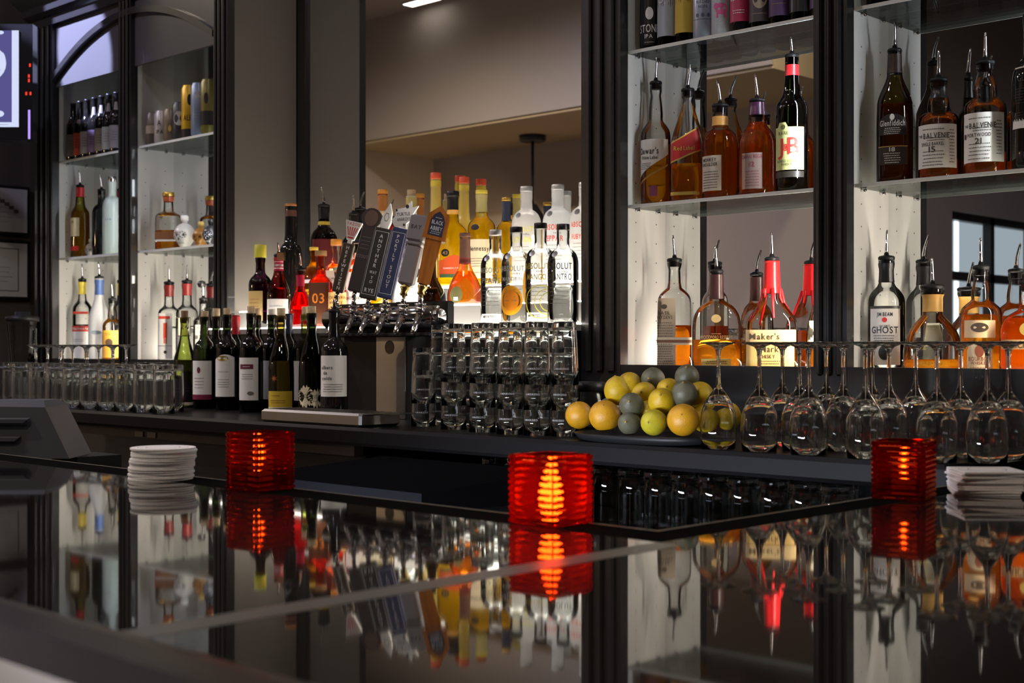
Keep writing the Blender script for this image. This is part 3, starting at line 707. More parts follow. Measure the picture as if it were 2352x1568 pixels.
g = rot(F(-.0044), .28); text(b, 'TURTLE', g, 0, .006, .009, .036); text(b, 'ANARCHY', g, 0, -.008, .009, .036); oval(b, g, .012, .026, .005, .006, 0, 7); oval(b, g, -.018,.018,.003,.004,0,7); oval(b, g, 0,-.024,.003,.004,0,7); b.build('sign_lettering', INK, h)
# grey can-shaped handle
h = hand(4, MB().bbox(-.0225,.0225,-.014,.014,.030,.140,.006).bbox(-.024,.024,-.016,.016,.138,.150,.004).bbox(-.026,.026,-.018,.018,.150,.222,.005), GREYH, 'grey two-tier handle')
MB().lathe([(0,.006),(.004,.011),(.012,.008),(.022,.013),(.032,.012)], 18).build('ferrule', mat('brass', (.60,.45,.16), .2, metal=1), h)
b = MB(); text(b, 'BAY', F(-.0184), 0, .188, .011, .030); b.build('lettering', INK, h)
# chestnut handle shaped like a gabled window
b = MB().prism([(-.017,.030),(.017,.030),(.0215,.150),(.0215,.152),(-.0215,.152),(-.0215,.150)], -.014, .014)
b.prism([(-.031,.150),(.031,.150),(.029,.215),(0,.243),(-.029,.215)], -.018, .018)
h = hand(5, b, BRW, 'varnished chestnut handle with a gabled top and arched dark window')
MB().lathe([(0,.006),(.004,.011),(.012,.008),(.022,.013),(.032,.012)], 18).build('ferrule', mat('brass'), h)
b = MB().prism([(-.019,.160),(.019,.160),(.019,.200),(.012,.217),(0,.226),(-.012,.217),(-.019,.200)], -.0190, -.018); b.build('arched_window', mat('midnight enamel', (.03,.03,.05), .3), h)
b = MB(); text(b, 'BLACK', F(-.0194), 0, .196, .0105, .030); text(b, 'ABBEY', F(-.0194), 0, .180, .0105, .032); smallprint(b, F(-.0194), 0, .163, .173, .028, 2); smallprint(b, F(-.0194), 0, .205, .212, .018, 1); b.build('lettering', mat('pale print', (.5,.5,.55), .5), h)
# drip tray in front of the tower
t = thing('drip_tray', 'long stainless drip tray on the counter in front of the taps', 'drip tray', (-2.7259, 2.2070,ZC))
ux = -2.7259
MB().bbox(-2.9941-ux,-2.5811-ux,-.067,.067,0,.034,.006).build('tray_body', STEEL, t)
b = MB()
for k in range(17): b.box(-2.9747-ux+.03*k, -2.9747-ux+.03*k+.018, -.052, .052, .034, .0345)
b.build('drain_slots', mat('slot shadow steel', (.09,.085,.08), .4, metal=1), t)

# ------------------------------------------------------------------ bottles
P = {
'whisky': [(0,.93),(.012,1),(.60,1),(.66,.96),(.715,.78),(.76,.5),(.80,.40),(.95,.37),(.952,.43),(1,.43)],
'dewars': [(0,.93),(.012,1),(.56,1),(.62,.93),(.66,.72),(.70,.45),(.75,.48),(.84,.42),(.93,.32),(.94,.4),(1,.4)],
'slope': [(0,.95,5),(.01,1,5),(.50,1,5),(.56,.98,4),(.66,.84,3),(.78,.58),(.88,.38),(.94,.32),(.95,.42),(1,.42)],
'stout': [(0,.95),(.01,1),(.58,1),(.66,.97),(.73,.8),(.765,.52),(.79,.43),(.96,.42),(1,.45)],
'chivas': [(0,.9),(.02,1),(.48,1),(.58,.98),(.66,.86),(.73,.60),(.77,.46),(.86,.45),(.97,.38),(1,.4)],
'jb': [(0,.95),(.01,1),(.60,1),(.65,.95),(.69,.75),(.725,.57),(.78,.50),(.95,.38),(.955,.42),(1,.42)],
'tri': [(0,.95,2.5),(.01,1,2.5),(.60,1,2.5),(.68,.86),(.76,.58),(.82,.42),(.98,.37),(1,.39)],
'balvenie': [(0,.95),(.01,1),(.58,1),(.64,.95),(.68,.74),(.70,.52),(.74,.55),(.82,.5),(.88,.36),(.95,.33),(.955,.42),(1,.42)],
'basil': [(0,.95,6,.62),(.01,1,6,.62),(.60,1,6,.62),(.68,.92,4,.66),(.73,.62,3,.8),(.76,.38),(.97,.34),(.975,.43),(1,.43)],
'flask': [(0,.95,3,.55),(.01,1,3,.55),(.44,1,3,.55),(.55,.94,3,.56),(.64,.74,2.5,.65),(.69,.45,2,.85),(.72,.28),(1,.27)],
'makers': [(0,.95,6,.8),(.01,1,6,.8),(.40,1,6,.8),(.47,.94,5,.8),(.56,.66,3,.85),(.64,.42),(.72,.33),(.97,.28),(1,.29)],
'decanter': [(0,.95,2,.8),(.01,1,2,.8),(.30,.98,2,.8),(.46,.86,2,.82),(.58,.62,2,.9),(.66,.40),(.70,.33),(.95,.33),(.955,.40),(1,.40)],
'absolut': [(0,.97),(.01,1),(.64,1),(.70,.96),(.755,.82),(.79,.58),(.805,.42),(.92,.38),(.925,.41),(1,.41)],
'bordeaux': [(0,.95),(.01,1),(.62,1),(.67,.95),(.71,.76),(.745,.50),(.78,.41),(.95,.36),(.955,.41),(1,.41)],
'burgundy': [(0,.95),(.01,1),(.46,1),(.55,.93),(.64,.72),(.73,.49),(.80,.40),(.95,.35),(.955,.41),(1,.41)],
'beer': [(0,.95),(.02,1),(.58,1),(.64,.95),(.72,.65),(.80,.45),(.97,.40),(1,.43)],
'teardrop': [(0,.9),(.02,.97),(.12,1),(.26,.92),(.40,.68),(.52,.42),(.60,.31),(.97,.27),(1,.3)],
'tall': [(0,.95),(.01,1),(.50,1),(.58,.97),(.625,.8),(.65,.54),(.98,.48),(1,.5)],
'square': [(0,.95,7),(.01,1,7),(.60,1,7),(.66,.93,5),(.70,.62,3),(.73,.45),(.95,.42),(.955,.48),(1,.48)],
'ovalback': [(0,.95,3,.6),(.01,1,3,.6),(.5,.98,3,.6),(.62,.9,3,.62),(.68,.62,2.4,.75),(.72,.36),(.97,.33),(1,.38)],
}
class Bot:
    """one bottle: body, liquid, closure, labels; local -Y is the front"""
    def __init__(s, name, label, xy, z, rot, prof, H, R, glass, group=None, cat='bottle'):
        s.H, s.R = H, R; s.t = thing(name, label, cat, (xy[0],xy[1],z+.0006), math.radians(rot), group)
        s.rows = [((q[0]*H), q[1]*R, q[2] if len(q) > 2 else 2, q[3] if len(q) > 3 else 1) for q in P[prof]]
        body = [s.rows[0], s.rows[1]]; mid = s.rows[1:]                     # one corner-cutting pass smooths the shoulders
        for a, b in zip(mid, mid[1:]):
            if b[0]-a[0] < .012*H+.002: body += [b] if b is not body[-1] else []; continue
            for f in (.22,.78): body.append(tuple(a[i]+(b[i]-a[i])*f for i in range(4)))
        body.append(s.rows[-1]); s.body = sorted(set(body), key=lambda q: q[0])
        MB().lathe(s.body, 36, capt=False).build('glass_body', glass, s.t)
        s.neck = s.rows[-1][1]
    def at(s, z):
        B = s.body
        for a, b in zip(B, B[1:]):
            if a[0] <= z <= b[0]:
                f = (z-a[0])/max(b[0]-a[0], 1e-6); return tuple(a[i]+(b[i]-a[i])*f for i in range(1, 4))
        return B[-1][1:]
    def fn(s, off=.0007):
        def f(x, y):
            r, n, sy = s.at(max(y, .002)); th = -PI/2+x/s.R; c, q = math.cos(th), math.sin(th)
            w = 1 if n == 2 else 1/((abs(c)**n+abs(q)**n)**(1/n)); r += off
            return Vector((r*c*w, r*q*w*(sy if sy == 1 else sy+off/r*.6), y))
        return f
    def liquid(s, fill, m):
        zt = fill*s.H; rows = [(.006,)+tuple([s.at(.006)[0]-.004])+s.at(.006)[1:]]
        rows += [(q[0], q[1]-.0026, q[2], q[3]) for q in s.body if .008 < q[0] < zt-.001]
        e = s.at(zt); rows.append((zt, e[0]-.0026, e[1], e[2]))
        MB().lathe(rows, 32).build('liquid', m, s.t); return s
    def label(s, z0, z1, half, mats=WHITEP, name='label', shape=None, off=.0007, cx=0., ny=1):
        b = MB(); k = 14 if s.rows[1][2] == 2 else 26
        patch(b, s.fn(off), cx-half, cx+half, z0*s.H, z1*s.H, k, 0, shape, ny); s.lb = b.build(name, mats, s.t); return s
    def txt(s, lines, m=INK, off=.0013, name='lettering', par=None):
        b = MB(); f = s.fn(off)
        for st, cx, z, h, w in lines:
            if st[0] == '~': smallprint(b, f, cx, z*s.H-h/2, z*s.H+h/2, w, int(st[1:]), 0, int(abs(z)*977)+len(lines))
            elif st[0] == '@': oval(b, f, cx, z*s.H, w, h)
            elif st[0] == '#': patch(b, f, cx-w, cx+w, z*s.H-h/2, z*s.H+h/2, 8)
            else: text(b, st, f, cx, z*s.H, h, w)
        b.build(name, m, par or getattr(s, 'lb', s.t)); return s
    def band(s, z0, z1, m, name='neck_band', off=.0008):
        rows = [(z*s.H, s.at(z*s.H)[0]+off)+s.at(z*s.H)[1:] for z in [z0+(z1-z0)*i/6 for i in range(7)]]
        MB().lathe(rows, 28, capb=False, capt=False).build(name, m, s.t); return s
    def pourer(s, m=CHROME, L=.052, lean=0., collar=BLACKP):
        z = s.H; n = s.neck
        p = MB().lathe([(z-.012,n*.72),(z,n*.74),(z+.0005,n*1.02),(z+.006,n*1.06),(z+.009,n*.9),(z+.011,.0058),(z+.016,.005)], 20).build('pourer', collar, s.t)
        a = math.radians(lean)
        pts = [(0,0,z+.014),(0,0,z+.022),(math.sin(a)*.010,-.002,z+.014+L*.4),(math.sin(a)*L*.55,-.008,z+.014+L*.75),(math.sin(a)*L*.8,-.013,z+.014+L)]
        MB().tube(pts, [.0046,.0044,.0036,.003,.0022], 12).build('spout', m, p); return s
    def cap(s, h, m, over=.0012, name='cap', drop=.0):
        z = s.H-drop; n = s.neck+over
        MB().lathe([(z-h*.0,n*.98),(z+.001,n),(z+h-.0015,n),(z+h,n*.95)], 24).build(name, m, s.t); return s
    def cork(s, out=.020, m=CORK):
        z = s.H; n = s.neck*.80
        MB().lathe([(z-.02,n*.95),(z,n*.97),(z+out-.001,n*1.02),(z+out,n*.96)], 18).build('cork', m, s.t); return s
S1, S2, CB = .362, .752, -.05
RED = mat('red foil', (.55,.012,.018), .35); PURP = mat('purple foil', (.07,.015,.06), .3); BLKF = mat('black foil', (.012,.011,.013), .3); GOLDF = mat('gold foil', (.70,.45,.10), .3, metal=.8); BLUEF = mat('blue foil', (.05,.10,.28), .4)
YELF = mat('yellow foil', (.66,.52,.06), .4); BUFF = paper('buff paper', (.62,.44,.20)); YPAP = paper('pale green paper', (.52,.56,.22)); WAXR = mat('red sealing wax', (.62,.012,.015), .3)
G = 'whisky bottles on the upper shelf of the right cabinet'
yb = 2.752
# --- right cabinet, middle shelf, left bay
b = Bot('whisky_bottle','whisky bottle with a slanting white label, leftmost on the right cabinet middle shelf',(-2.146, 2.752),S1,22.0,'dewars',0.6693-S1,.038,CLEAR,G).liquid(.50,AMBER).pourer(lean=8)
b.label(.24,.55,.046,shape=lambda x: (b.H*(.22+(x+.046)*2.1), b.H*.535)).txt([("Dewar's",-.010,.44,.0155,.054),('White Label',-.008,.385,.0085,.046),('~4',-.017,.315,.018,.036)])
b.label(.02,.23,.044,paper('amber label',(.42,.24,.05)),'lower_label',shape=lambda x: (b.H*.16+ (x+.044)*.55, b.H*.175+(x+.044)*.55)); b.label(.065,.15,.010,mat('violet seal',(.22,.05,.12),.5),'seal',cx=.004)
b = Bot('whisky_bottle','square whisky bottle with a tilted red label, second on the right cabinet middle shelf',(-2.0451, 2.7520),S1,22.6,'slope',0.6377-S1,.0385,CLEAR,G).liquid(.34,AMBER).pourer(lean=14)
b.label(.35,.58,.040,mat('crimson label',(.42,.015,.018),.45),shape=lambda x: (b.H*.345+(x+.040)*.42, b.H*.50+(x+.040)*.55),ny=3).txt([('Red Label',.0,.475,.0105,.046)],GOLDI); b.label(.33,.60,.040,GOLDP,'gold_edge',shape=lambda x: (b.H*.33+(x+.040)*.42, b.H*.515+(x+.040)*.55),off=.0004,ny=3); b.label(.055,.085,.034,GOLDP,'foot_band')
b = Bot('whisky_bottle','squat amber whisky bottle with cream label and orange neck band, right cabinet middle shelf',(-1.9477, 2.7520),S1,23.3,'stout',0.5867-S1,.0435,CLEAR,G).liquid(.74,DKAMBER).pourer(lean=-6)
b.label(.08,.46,.030,paper('oatmeal paper',(.52,.46,.38)),cx=-.018).txt([('MONKEY',-.020,.415,.008,.040),('SHOULDER',-.020,.365,.008,.046),('~7',-.018,.20,.045,.048)]).band(.80,.90,mat('orange strip',(.70,.36,.08),.5))
b = Bot('whisky_bottle','round amber whisky bottle with silver and red lettering, fourth on the right cabinet middle shelf',(-1.8405, 2.7520),S1,23.8,'chivas',0.5861-S1,.0455,CLEAR,G).liquid(.78,DKAMBER).pourer(lean=-4)
b.label(.06,.44,.026,mat('pewter label',(.30,.22,.20),.3,metal=.5),cx=-.006).txt([('CHIVAS REGAL',-.004,.40,.0085,.056),('12',-.004,.32,.012,.012),('~6',-.004,.17,.04,.036)],mat('wine print',(.16,.02,.04),.5)).band(.86,.995,PURP)
b = Bot('whisky_bottle','green whisky bottle with yellow green label and large red letters, right cabinet',(-1.7439, 2.7520),S1,18.4,'jb',0.6781-S1,.0375,thin_glass('bottle green glass',(.13,.16,.07),.3),G).liquid(.5,GOLDL).pourer(lean=0,L=.034)
b.label(.16,.50,.039,YPAP,shape=lambda x: (b.H*.16, b.H*(.475+ (.035 if abs(x+.012) < .012 else 0)))).txt([('J',-.019,.335,.036,.016),('B',.012,.335,.040,.026),('&',-.004,.325,.017,.013)],REDI).txt([('RARE',-.012,.43,.0075,.026),('BLENDED SCOTCH',-.004,.225,.0056,.050),('WHISKY',-.004,.20,.0056,.026),('@',-.012,.475,.006,.006)],mat('olive ink',(.10,.10,.03),.5)).band(.945,.865,RED,'neck_band')
b.label(.105,.15,.039,mat('dark foot label',(.03,.025,.02),.4),'foot_label')
b = Bot('whisky_bottle','amber whisky bottle half hidden behind the middle post of the right cabinet, middle shelf',(-1.671, 2.812),S1,21.0,'whisky',.27,.0265,CLEAR,G).liquid(.6,AMBER).cap(.02,BLKF)
b.label(.18,.62,.030,BLKF).txt([("BUCHANAN'S",-.008,.55,.007,.036)],WHITEI)
# --- right cabinet, middle shelf, right bay
b = Bot('whisky_bottle','dark green tapering whisky bottle with an arched black label, leftmost in the right cabinet',(-1.4808, 2.7520),S1,20.3,'tri',0.6508-S1,.0385,OLIVEG,G).liquid(.60,DKAMBER).pourer(lean=2)
b.label(.34,.53,.030,mat('black label',(.02,.015,.016),.45),shape=lambda x: (b.H*.355, b.H*(.43+.085*math.sqrt(max(0,1-(x/.030)**2))))).txt([('Glenfiddich',0,.445,.0125,.052),('~4',0,.385,.016,.036),('@',0,.49,.007,.005)],WHITEI)
b.label(.13,.265,.032,mat('brown black label',(.035,.022,.018),.45),'age_label').txt([('18',0,.245,.009,.012),('~5',0,.18,.025,.036)],WHITEI); b.label(.265,.272,.032,GOLDP,'gold_line'); b.band(.84,.985,mat('brown capsule',(.035,.018,.014),.35))
LB = 'whisky bottle with a large white label reading fifteen years, second in the right cabinet'
for (u, lb, vt, age, sub, Rr, hl, fillm) in ((2156,'whisky bottle with white label marked 15, beside the dark green tapering bottle',192,'15','SINGLE BARREL',.0425,.135,DKAMBER),(2263,'whisky bottle with white label marked 21 and a plum seal, right cabinet',150,'21','PORTWOOD',.0435,.10,DKAMBER)):
    b = Bot('whisky_bottle',lb,(-1.3772, 2.7520) if u == 2156 else (-1.2708, 2.7480),S1,18.6 if u == 2156 else 16.8,'balvenie',(0.5714 if u == 2156 else 0.5930)-S1,Rr,CLEAR,G).liquid(.20,fillm).pourer(lean=3)
    b.label(.10,.545,.049).txt([('THE',-.037,.43,.006,.012),('BALVENIE',.0,.43,.0115,.056),('~1',-.006,.495,.006,.05),('~2',.0,.395,.010,.04),(sub,-.008,.345,.0075,.05),(age,-.008,.29,.012,.014),('~4',-.006,.215,.03,.05),('~1',-.008,.13,.005,.05),('~11',.035,.32,.075,.014)],mat('charcoal ink',(.03,.03,.035),.5))
    if age == '15': b.band(.83,.945,BLKF,'capsule')
    else: b.label(.315,.36,.004,mat('plum seal',(.14,.02,.05),.5),'seal',cx=-.041,off=.0012)
b = Bot('whisky_bottle','slim green brown bottle standing between and behind the two white labelled whiskies',(-1.334,2.802),S1,25.7,'jb',0.5774-S1,.0215,OLIVEG,G).pourer(lean=6)
b.band(.82,.985,BLKF)
b = Bot('whisky_bottle','dark whisky bottle with a white label cut by the right edge, middle shelf',(-1.1714, 2.7520),S1,21.1,'stout',.30,.041,BLACKG,G).cap(.022,BLKF)
b.label(.28,.70,.046).txt([('GLENLIVET',.006,.62,.012,.072),('~6',0,.5,.035,.08),('~4',0,.36,.02,.08)])
# --- right cabinet, floor
G = 'bottles on the floor of the right cabinet'; yf = 2.757
b = Bot('whisky_bottle','flat sided whisky bottle with a tall buff label, leftmost on the right cabinet floor',(-2.0908, 2.7570),CB,35.2,'basil',0.2162-CB,.0425,CLEAR,G).liquid(.40,DKAMBER).pourer(lean=-5)
b.label(.02,.655,.026,paper('kraft paper',(.45,.36,.26)),cx=-.022).txt([('@',-.022,.575,.006,.006),('BASIL',-.022,.515,.0085,.026),("HAYDEN'S",-.022,.475,.0085,.036),('~6',-.022,.36,.04,.04),('~9',-.022,.13,.055,.042)],mat('brown ink',(.07,.045,.03),.5))
b.label(.215,.285,.045,CREAMP,'belt',off=.0012).label(.235,.262,.044,mat('belt ink',(.22,.10,.05),.5),'belt_print',off=.0016)
b = Bot('whisky_bottle','wide flask shaped whisky bottle, half full and amber, second on the right cabinet floor',(-1.9616, 2.7570),CB,33.4,'flask',0.1827-CB,.0595,CLEAR,G).liquid(.30,AMBER).pourer(lean=-4)
b.band(.73,.985,mat('oxblood foil',(.05,.018,.018),.3),'neck_wrap').txt([('~1',0,.36,.005,.03),('WOODFORD RESERVE',0,.325,.0085,.074),('@',-.0,.52,.010,.012)],mat('tan glass print',(.55,.38,.15),.4),par=b.t).label(.02,.10,.034,paper('ochre paper',(.62,.44,.12)),'foot_label').txt([('~2',0,.06,.01,.05)],INK)
b = Bot('whisky_bottle','square whisky bottle with dripping red wax, third on the right cabinet floor',(-1.8022, 2.7570),CB,27.2,'makers',0.2056-CB,.0585,CLEAR,G).liquid(.36,AMBER).pourer(lean=0)
b.label(.235,.36,.062,BUFF).txt([("Maker's",-.010,.30,.0145,.062)],mat('sepia ink',(.06,.035,.02),.5)).label(.02,.225,.050,paper('apricot paper',(.72,.48,.16)),'lower_label').txt([('Mark',.0,.185,.015,.040),('WHISKY',-.008,.115,.0085,.04),('~2',0,.06,.012,.05)],mat('sepia ink'))
w = MB(); prof = []
for i in range(14):
    z = b.H*(.70+.30*i/13); r, n, sy = b.at(z); prof.append((z, r+.0016, n, sy))
prof.append((b.H+.001, .014)); w.lathe(prof, 28, capb=False)
for k in range(7):
    a = 2*PI*k/7+.4; zz = b.H*.705; l = (.05,.02,.075,.03,.012,.06,.025)[k]; r1 = b.at(zz)[0]; r2 = b.at(zz-l)[0]
    w.tube([(math.cos(a)*(r1+.001),math.sin(a)*(r1+.001),zz+.01),(math.cos(a)*(b.at(zz-l*.5)[0]),math.sin(a)*b.at(zz-l*.5)[0],zz-l*.5),(math.cos(a)*r2,math.sin(a)*r2*.95,zz-l)], [.0042,.0034,.0022], 8)
w.build('wax_seal', WAXR, b.t)
b = Bot('whisky_bottle','clear bottle half hidden behind the middle post of the right cabinet, on its floor',(-1.677, 2.78),CB,29.0,'decanter',.25,.040,CLEAR,G).liquid(.2,AMBER).cap(.02,BLKF).label(.2,.45,.045,CREAMP)
b = Bot('whisky_bottle','clear whisky bottle with white label and black neck, right cabinet floor',(-1.5035, 2.757),CB,22.7,'whisky',0.1946-CB,.0405,CLEAR,G).liquid(.30,WATERL).pourer(lean=3)
b.label(.05,.555,.036,paper('ivory paper',(.72,.66,.58))).txt([('JIM BEAM',.0,.505,.0085,.034),("JACOB'S",.0,.40,.0045,.022),('GHOST',.0,.365,.0145,.060),('~3',0,.29,.016,.05),('@',0,.16,.016,.013)]).txt([('@',0,.455,.0055,.0055)],REDI,name='seal').label(.555,.58,.038,mat('dark strip',(.05,.045,.04),.4),'top_strip').band(.80,.97,BLKF,'capsule')
b = Bot('whisky_bottle','broad decanter shaped bottle with fat amber neck, right cabinet floor',(-1.3937, 2.7570),CB,20.8,'decanter',0.1272-CB,.0625,CLEAR,G).liquid(.14,AMBER).pourer(lean=0)
b.band(.72,.93,mat('amber cork',(.55,.30,.07),.5),'neck_cork').label(.30,.58,.022,CREAMP,'crest_label',cx=.008).txt([('1792',-.024,.30,.014,.032)],GOLDP,par=b.t).txt([('SINGLE BARREL',0,.09,.0062,.060)],GOLDP,par=b.t,name='glass_lettering')
b = Bot('whisky_bottle','golden bourbon bottle with two cream labels and bulging neck, right cabinet floor',(-1.2845, 2.7570),CB,21.0,'dewars',0.1644-CB,.0425,CLEAR,G).liquid(.56,AMBER).pourer(lean=0)
b.label(.33,.50,.034,paper('peach paper',(.70,.48,.26))).txt([('@',0,.43,.010,.018)],mat('sepia ink')).label(.02,.285,.026,paper('parchment',(.72,.56,.34)),'lower_label',shape=lambda x: (b.H*.02, b.H*(.21+.075*math.sqrt(max(0,1-(x/.026)**2))))).txt([('BOURBON',0,.125,.0085,.044),('WHISKEY',0,.085,.0065,.036),('~1',0,.04,.004,.04)],mat('rust ink',(.25,.06,.02),.5)).txt([('@',0,.20,.013,.009)],mat('rust ink'),name='emblem')
b = Bot('whisky_bottle','deep orange bottle with a gold emblem, cut by the right picture edge',(-1.187,2.757),CB,21.5,'flask',0.1296-CB,.052,CLEAR,G).liquid(.62,real_glass('burnt orange whisky',(.98,.42,.04),1.34,0.,.3,(1.,.36,.02))).pourer(lean=4)
b.label(.26,.37,.05,paper('russet paper',(.40,.24,.09))).txt([("PRICHARD'S",.004,.315,.0145,.078)],mat('sepia ink')).txt([('@',0,.49,.013,.012),('#',0,.48,.056,.0025)],GOLDP,par=b.t,name='gold_emblem')
# --- right cabinet, top shelf: craft beers and cans
G = 'beer bottles and cans on the top shelf of the right cabinet'
def can(label, xy, z, rot, H, R, c, metal=.4, group=None, deco=None, tc=INK, name='beer_can', foot=None):
    t = thing(name, label, 'can', (xy[0],xy[1],z+.0006), math.radians(rot), group)
    MB().lathe([(0,R*.74),(.004,R*.78),(.011,R),(H-.013,R),(H-.003,R*.82),(H,R*.83),(H,R*.80),(H-.004,R*.78)], 30, mi=0).build('can_body', c, t)
    MB().lathe([(H-.0045,R*.2),(H-.0042,R*.785)], 24).build('lid', CHROME, t)
    fn = lambda x, y: Vector(((R+.0006)*math.sin(x/R), -(R+.0006)*math.cos(x/R), y))
    if deco:
        b = MB()
        for st, cx, zz, h, w in deco:
            if st[0] == '~': smallprint(b, fn, cx, zz-h/2, zz+h/2, w, int(st[1:]))
            elif st[0] == '@': oval(b, fn, cx, zz, w, h)
            elif st[0] == '#': patch(b, fn, cx-w, cx+w, zz-h/2, zz+h/2, 10)
            else: text(b, st, fn, cx, zz, h, w)
        b.build('print', tc, t)
    return t, fn
def beer(label, xy, z, rot, H, R, glass, cap, lab=None, texts=None, tc=INK, z0=.1, z1=.5, half=None, group=None):
    b = Bot('beer_bottle', label, xy, z, rot, 'beer', H, R, glass, group).cap(.006, cap, .001, drop=.001)
    if lab: b.label(z0, z1, half or R*1.25, lab)
    if texts: b.txt(texts, tc)
    return b
yt = 2.745
beer('black beer bottle printed with white lettering, leftmost on the right cabinet top shelf',(-2.1570, 2.745),S2,30.8,.235,.0266,BLACKG,BLKF,BLKF,[('STONE',-.002,.24,.020,.052),('IPA',-.002,.155,.010,.020),('@',0,.40,.016,.010),('~1',0,.09,.003,.03)],WHITEI,.06,.55,.036,G)
b = beer('brown beer bottle with a plain grey blue label, second on the right cabinet top shelf',(-2.1018, 2.745),S2,30.0,.235,.0266,BROWNG,BLKF,paper('grey blue paper',(.40,.45,.52)),None,INK,.12,.62,.042,G); ring(q := MB(), b.fn(.0013), -.016, .118, .0045, .0068); q.build('lettering', WHITEI, b.lb)
b = beer('brown beer bottle with a plain mustard label, third on the right cabinet top shelf',(-2.0466, 2.745),S2,29.2,.235,.0266,BROWNG,BLKF,paper('mustard paper',(.58,.40,.05)),None,INK,.12,.62,.042,G); ring(q := MB(), b.fn(.0013), -.012, .118, .0045, .0068); q.build('lettering', WHITEI, b.lb)
can('silver blue beer can, fourth on the right cabinet top shelf',(-1.9914, 2.745),S2,30.4,.155,.0266,mat('silver blue tin',(.42,.46,.60),.35,metal=.4),group=G,deco=[('BLIZZARD',0,.095,.007,.034),('HOPS',0,.083,.007,.022),('@',-.014,.062,.005,.004),('@',.0,.062,.005,.004),('@',.014,.062,.005,.004),('#',0,.052,.0012,.03)],tc=mat('slate ink',(.08,.10,.16),.5))
t, fn = can('speckled grey beer bottle with a pink emblem, fifth on the right cabinet top shelf',(-1.9362, 2.745),S2,29.6,.20,.0266,mat('speckled grey',(.46,.48,.54),.45,noise=.2,nscale=400),group=G,deco=[('DELIRIUM',0,.118,.010,.046),('TREMENS',0,.103,.008,.040)],tc=INK)
q = MB(); oval(q, fn, 0, .068, .015, .014); oval(q, fn, -.013, .075, .007, .008); patch(q, fn, -.012, -.007, .046, .066, 1); patch(q, fn, .006, .011, .046, .066, 1); q.build('pink_emblem', mat('pink print',(.62,.10,.30),.5), t)
beer('dark beer bottle with a crimson label, sixth on the right cabinet top shelf',(-1.8810, 2.745),S2,28.8,.235,.0266,BLACKG,BLKF,mat('magenta label',(.42,.02,.09),.45),[('RENBACH',0,.36,.011,.054),('~2',-.004,.22,.012,.03)],WHITEI,.12,.60,.042,G)
beer('dark beer bottle with a pale printed oval, seventh on the right cabinet top shelf',(-1.8258, 2.745),S2,27.9,.235,.0266,BROWNG,BLKF,mat('dusky label',(.05,.035,.045),.5),[('~1',0,.16,.007,.04),('@',0,.32,.026,.018)],mat('stone print',(.32,.26,.20),.6),.08,.55,.038,G)
beer('dark beer bottle with a violet label, eighth on the right cabinet top shelf',(-1.7706, 2.745),S2,27.0,.235,.0266,BROWNG,BLKF,mat('violet label',(.07,.03,.10),.5),[('~4',0,.3,.05,.04)],mat('gold thread',(.30,.22,.10),.6),.10,.55,.038,G)
beer('dark beer bottle with silver print, ninth on the right cabinet top shelf',(-1.7154, 2.745),S2,26.1,.235,.0266,BROWNG,BLKF,BLKF,[('~3',0,.3,.04,.03)],mat('silver print',(.4,.4,.42),.4),.10,.55,.038,G)
beer('dark beer bottle with a pink dot by the middle post, right cabinet top shelf',(-1.6602, 2.745),S2,25.2,.235,.0266,BROWNG,BLKF,mat('violet label'),[('@',-.022,.3,.012,.010)],mat('pink print'),.10,.55,.038,G)
for k, p in enumerate(((-1.515,2.745),(-1.44,2.745),(-1.35,2.745),(-1.26,2.745))):
    beer('dark beer bottle on the top shelf of the right bay, %s from the left' % ORD[k],(p[0],p[1]),S2,21.5,.235,.0266,BROWNG,BLKF,paper('grey paper',(.3,.29,.28)) if k > 1 else BLKF,[('~3',0,.3,.04,.03)],mat('silver print'),.12,.5,.036,G)

# --- left cabinet, top shelf
G = 'beer bottles and cans on the top shelf of the left cabinet'
row = [(-5.1065,2.735),(-5.0500,2.735),(-4.9935,2.735),(-4.9370,2.735),(-4.8805,2.735),(-4.8240,2.735),(-4.7675,2.735)]
lc = [((.16,.14,.13),'stone grey'),((.55,.07,.03),'red and orange'),((.32,.29,.30),'pale lilac'),((.22,.15,.30),'purple'),((.30,.28,.24),'pale grey'),((.27,.27,.25),'grey green'),((.20,.18,.20),'dim grey')]
for k, (p, (c, nm)) in enumerate(zip(row, lc)):
    b = beer('dark beer bottle, %s label, %s on the left cabinet top shelf' % (nm, ORD[k]),(p[0],p[1]),S2,51.1,.232,.0270,BLACKG,BLKF,paper(nm+' paper',c),[('~4',0,.28,.04,.036)],INK,.08,.46,.036,G)
    if k == 1: b.txt([('@',0,.66,.010,.010)],mat('dusty pink',(.35,.25,.25),.5),par=b.t)
    if k > 2: b.label(.72,.86,.012,paper('neck paper',(.26,.23,.22)),'neck_label')
row = [(-4.5040,2.735,.125,.0285,'small dark can with a tan band',(.14,.11,.10)),(-4.4428,2.735,.125,.0285,'white can with large dark letters',(.50,.46,.46)),(-4.3816,2.735,.125,.0285,'gold topped dark can',(.20,.16,.11)),
       (-4.3204,2.735,.14,.0285,'dark can with a pale round emblem',(.05,.05,.055)),(-4.2592,2.735,.195,.0285,'tall yellow can',(.60,.36,.02)),(-4.1980,2.735,.195,.0285,'tall slate blue can',(.20,.25,.36)),(-4.1368,2.735,.20,.0285,'tall black and yellow can',(.16,.13,.03))]
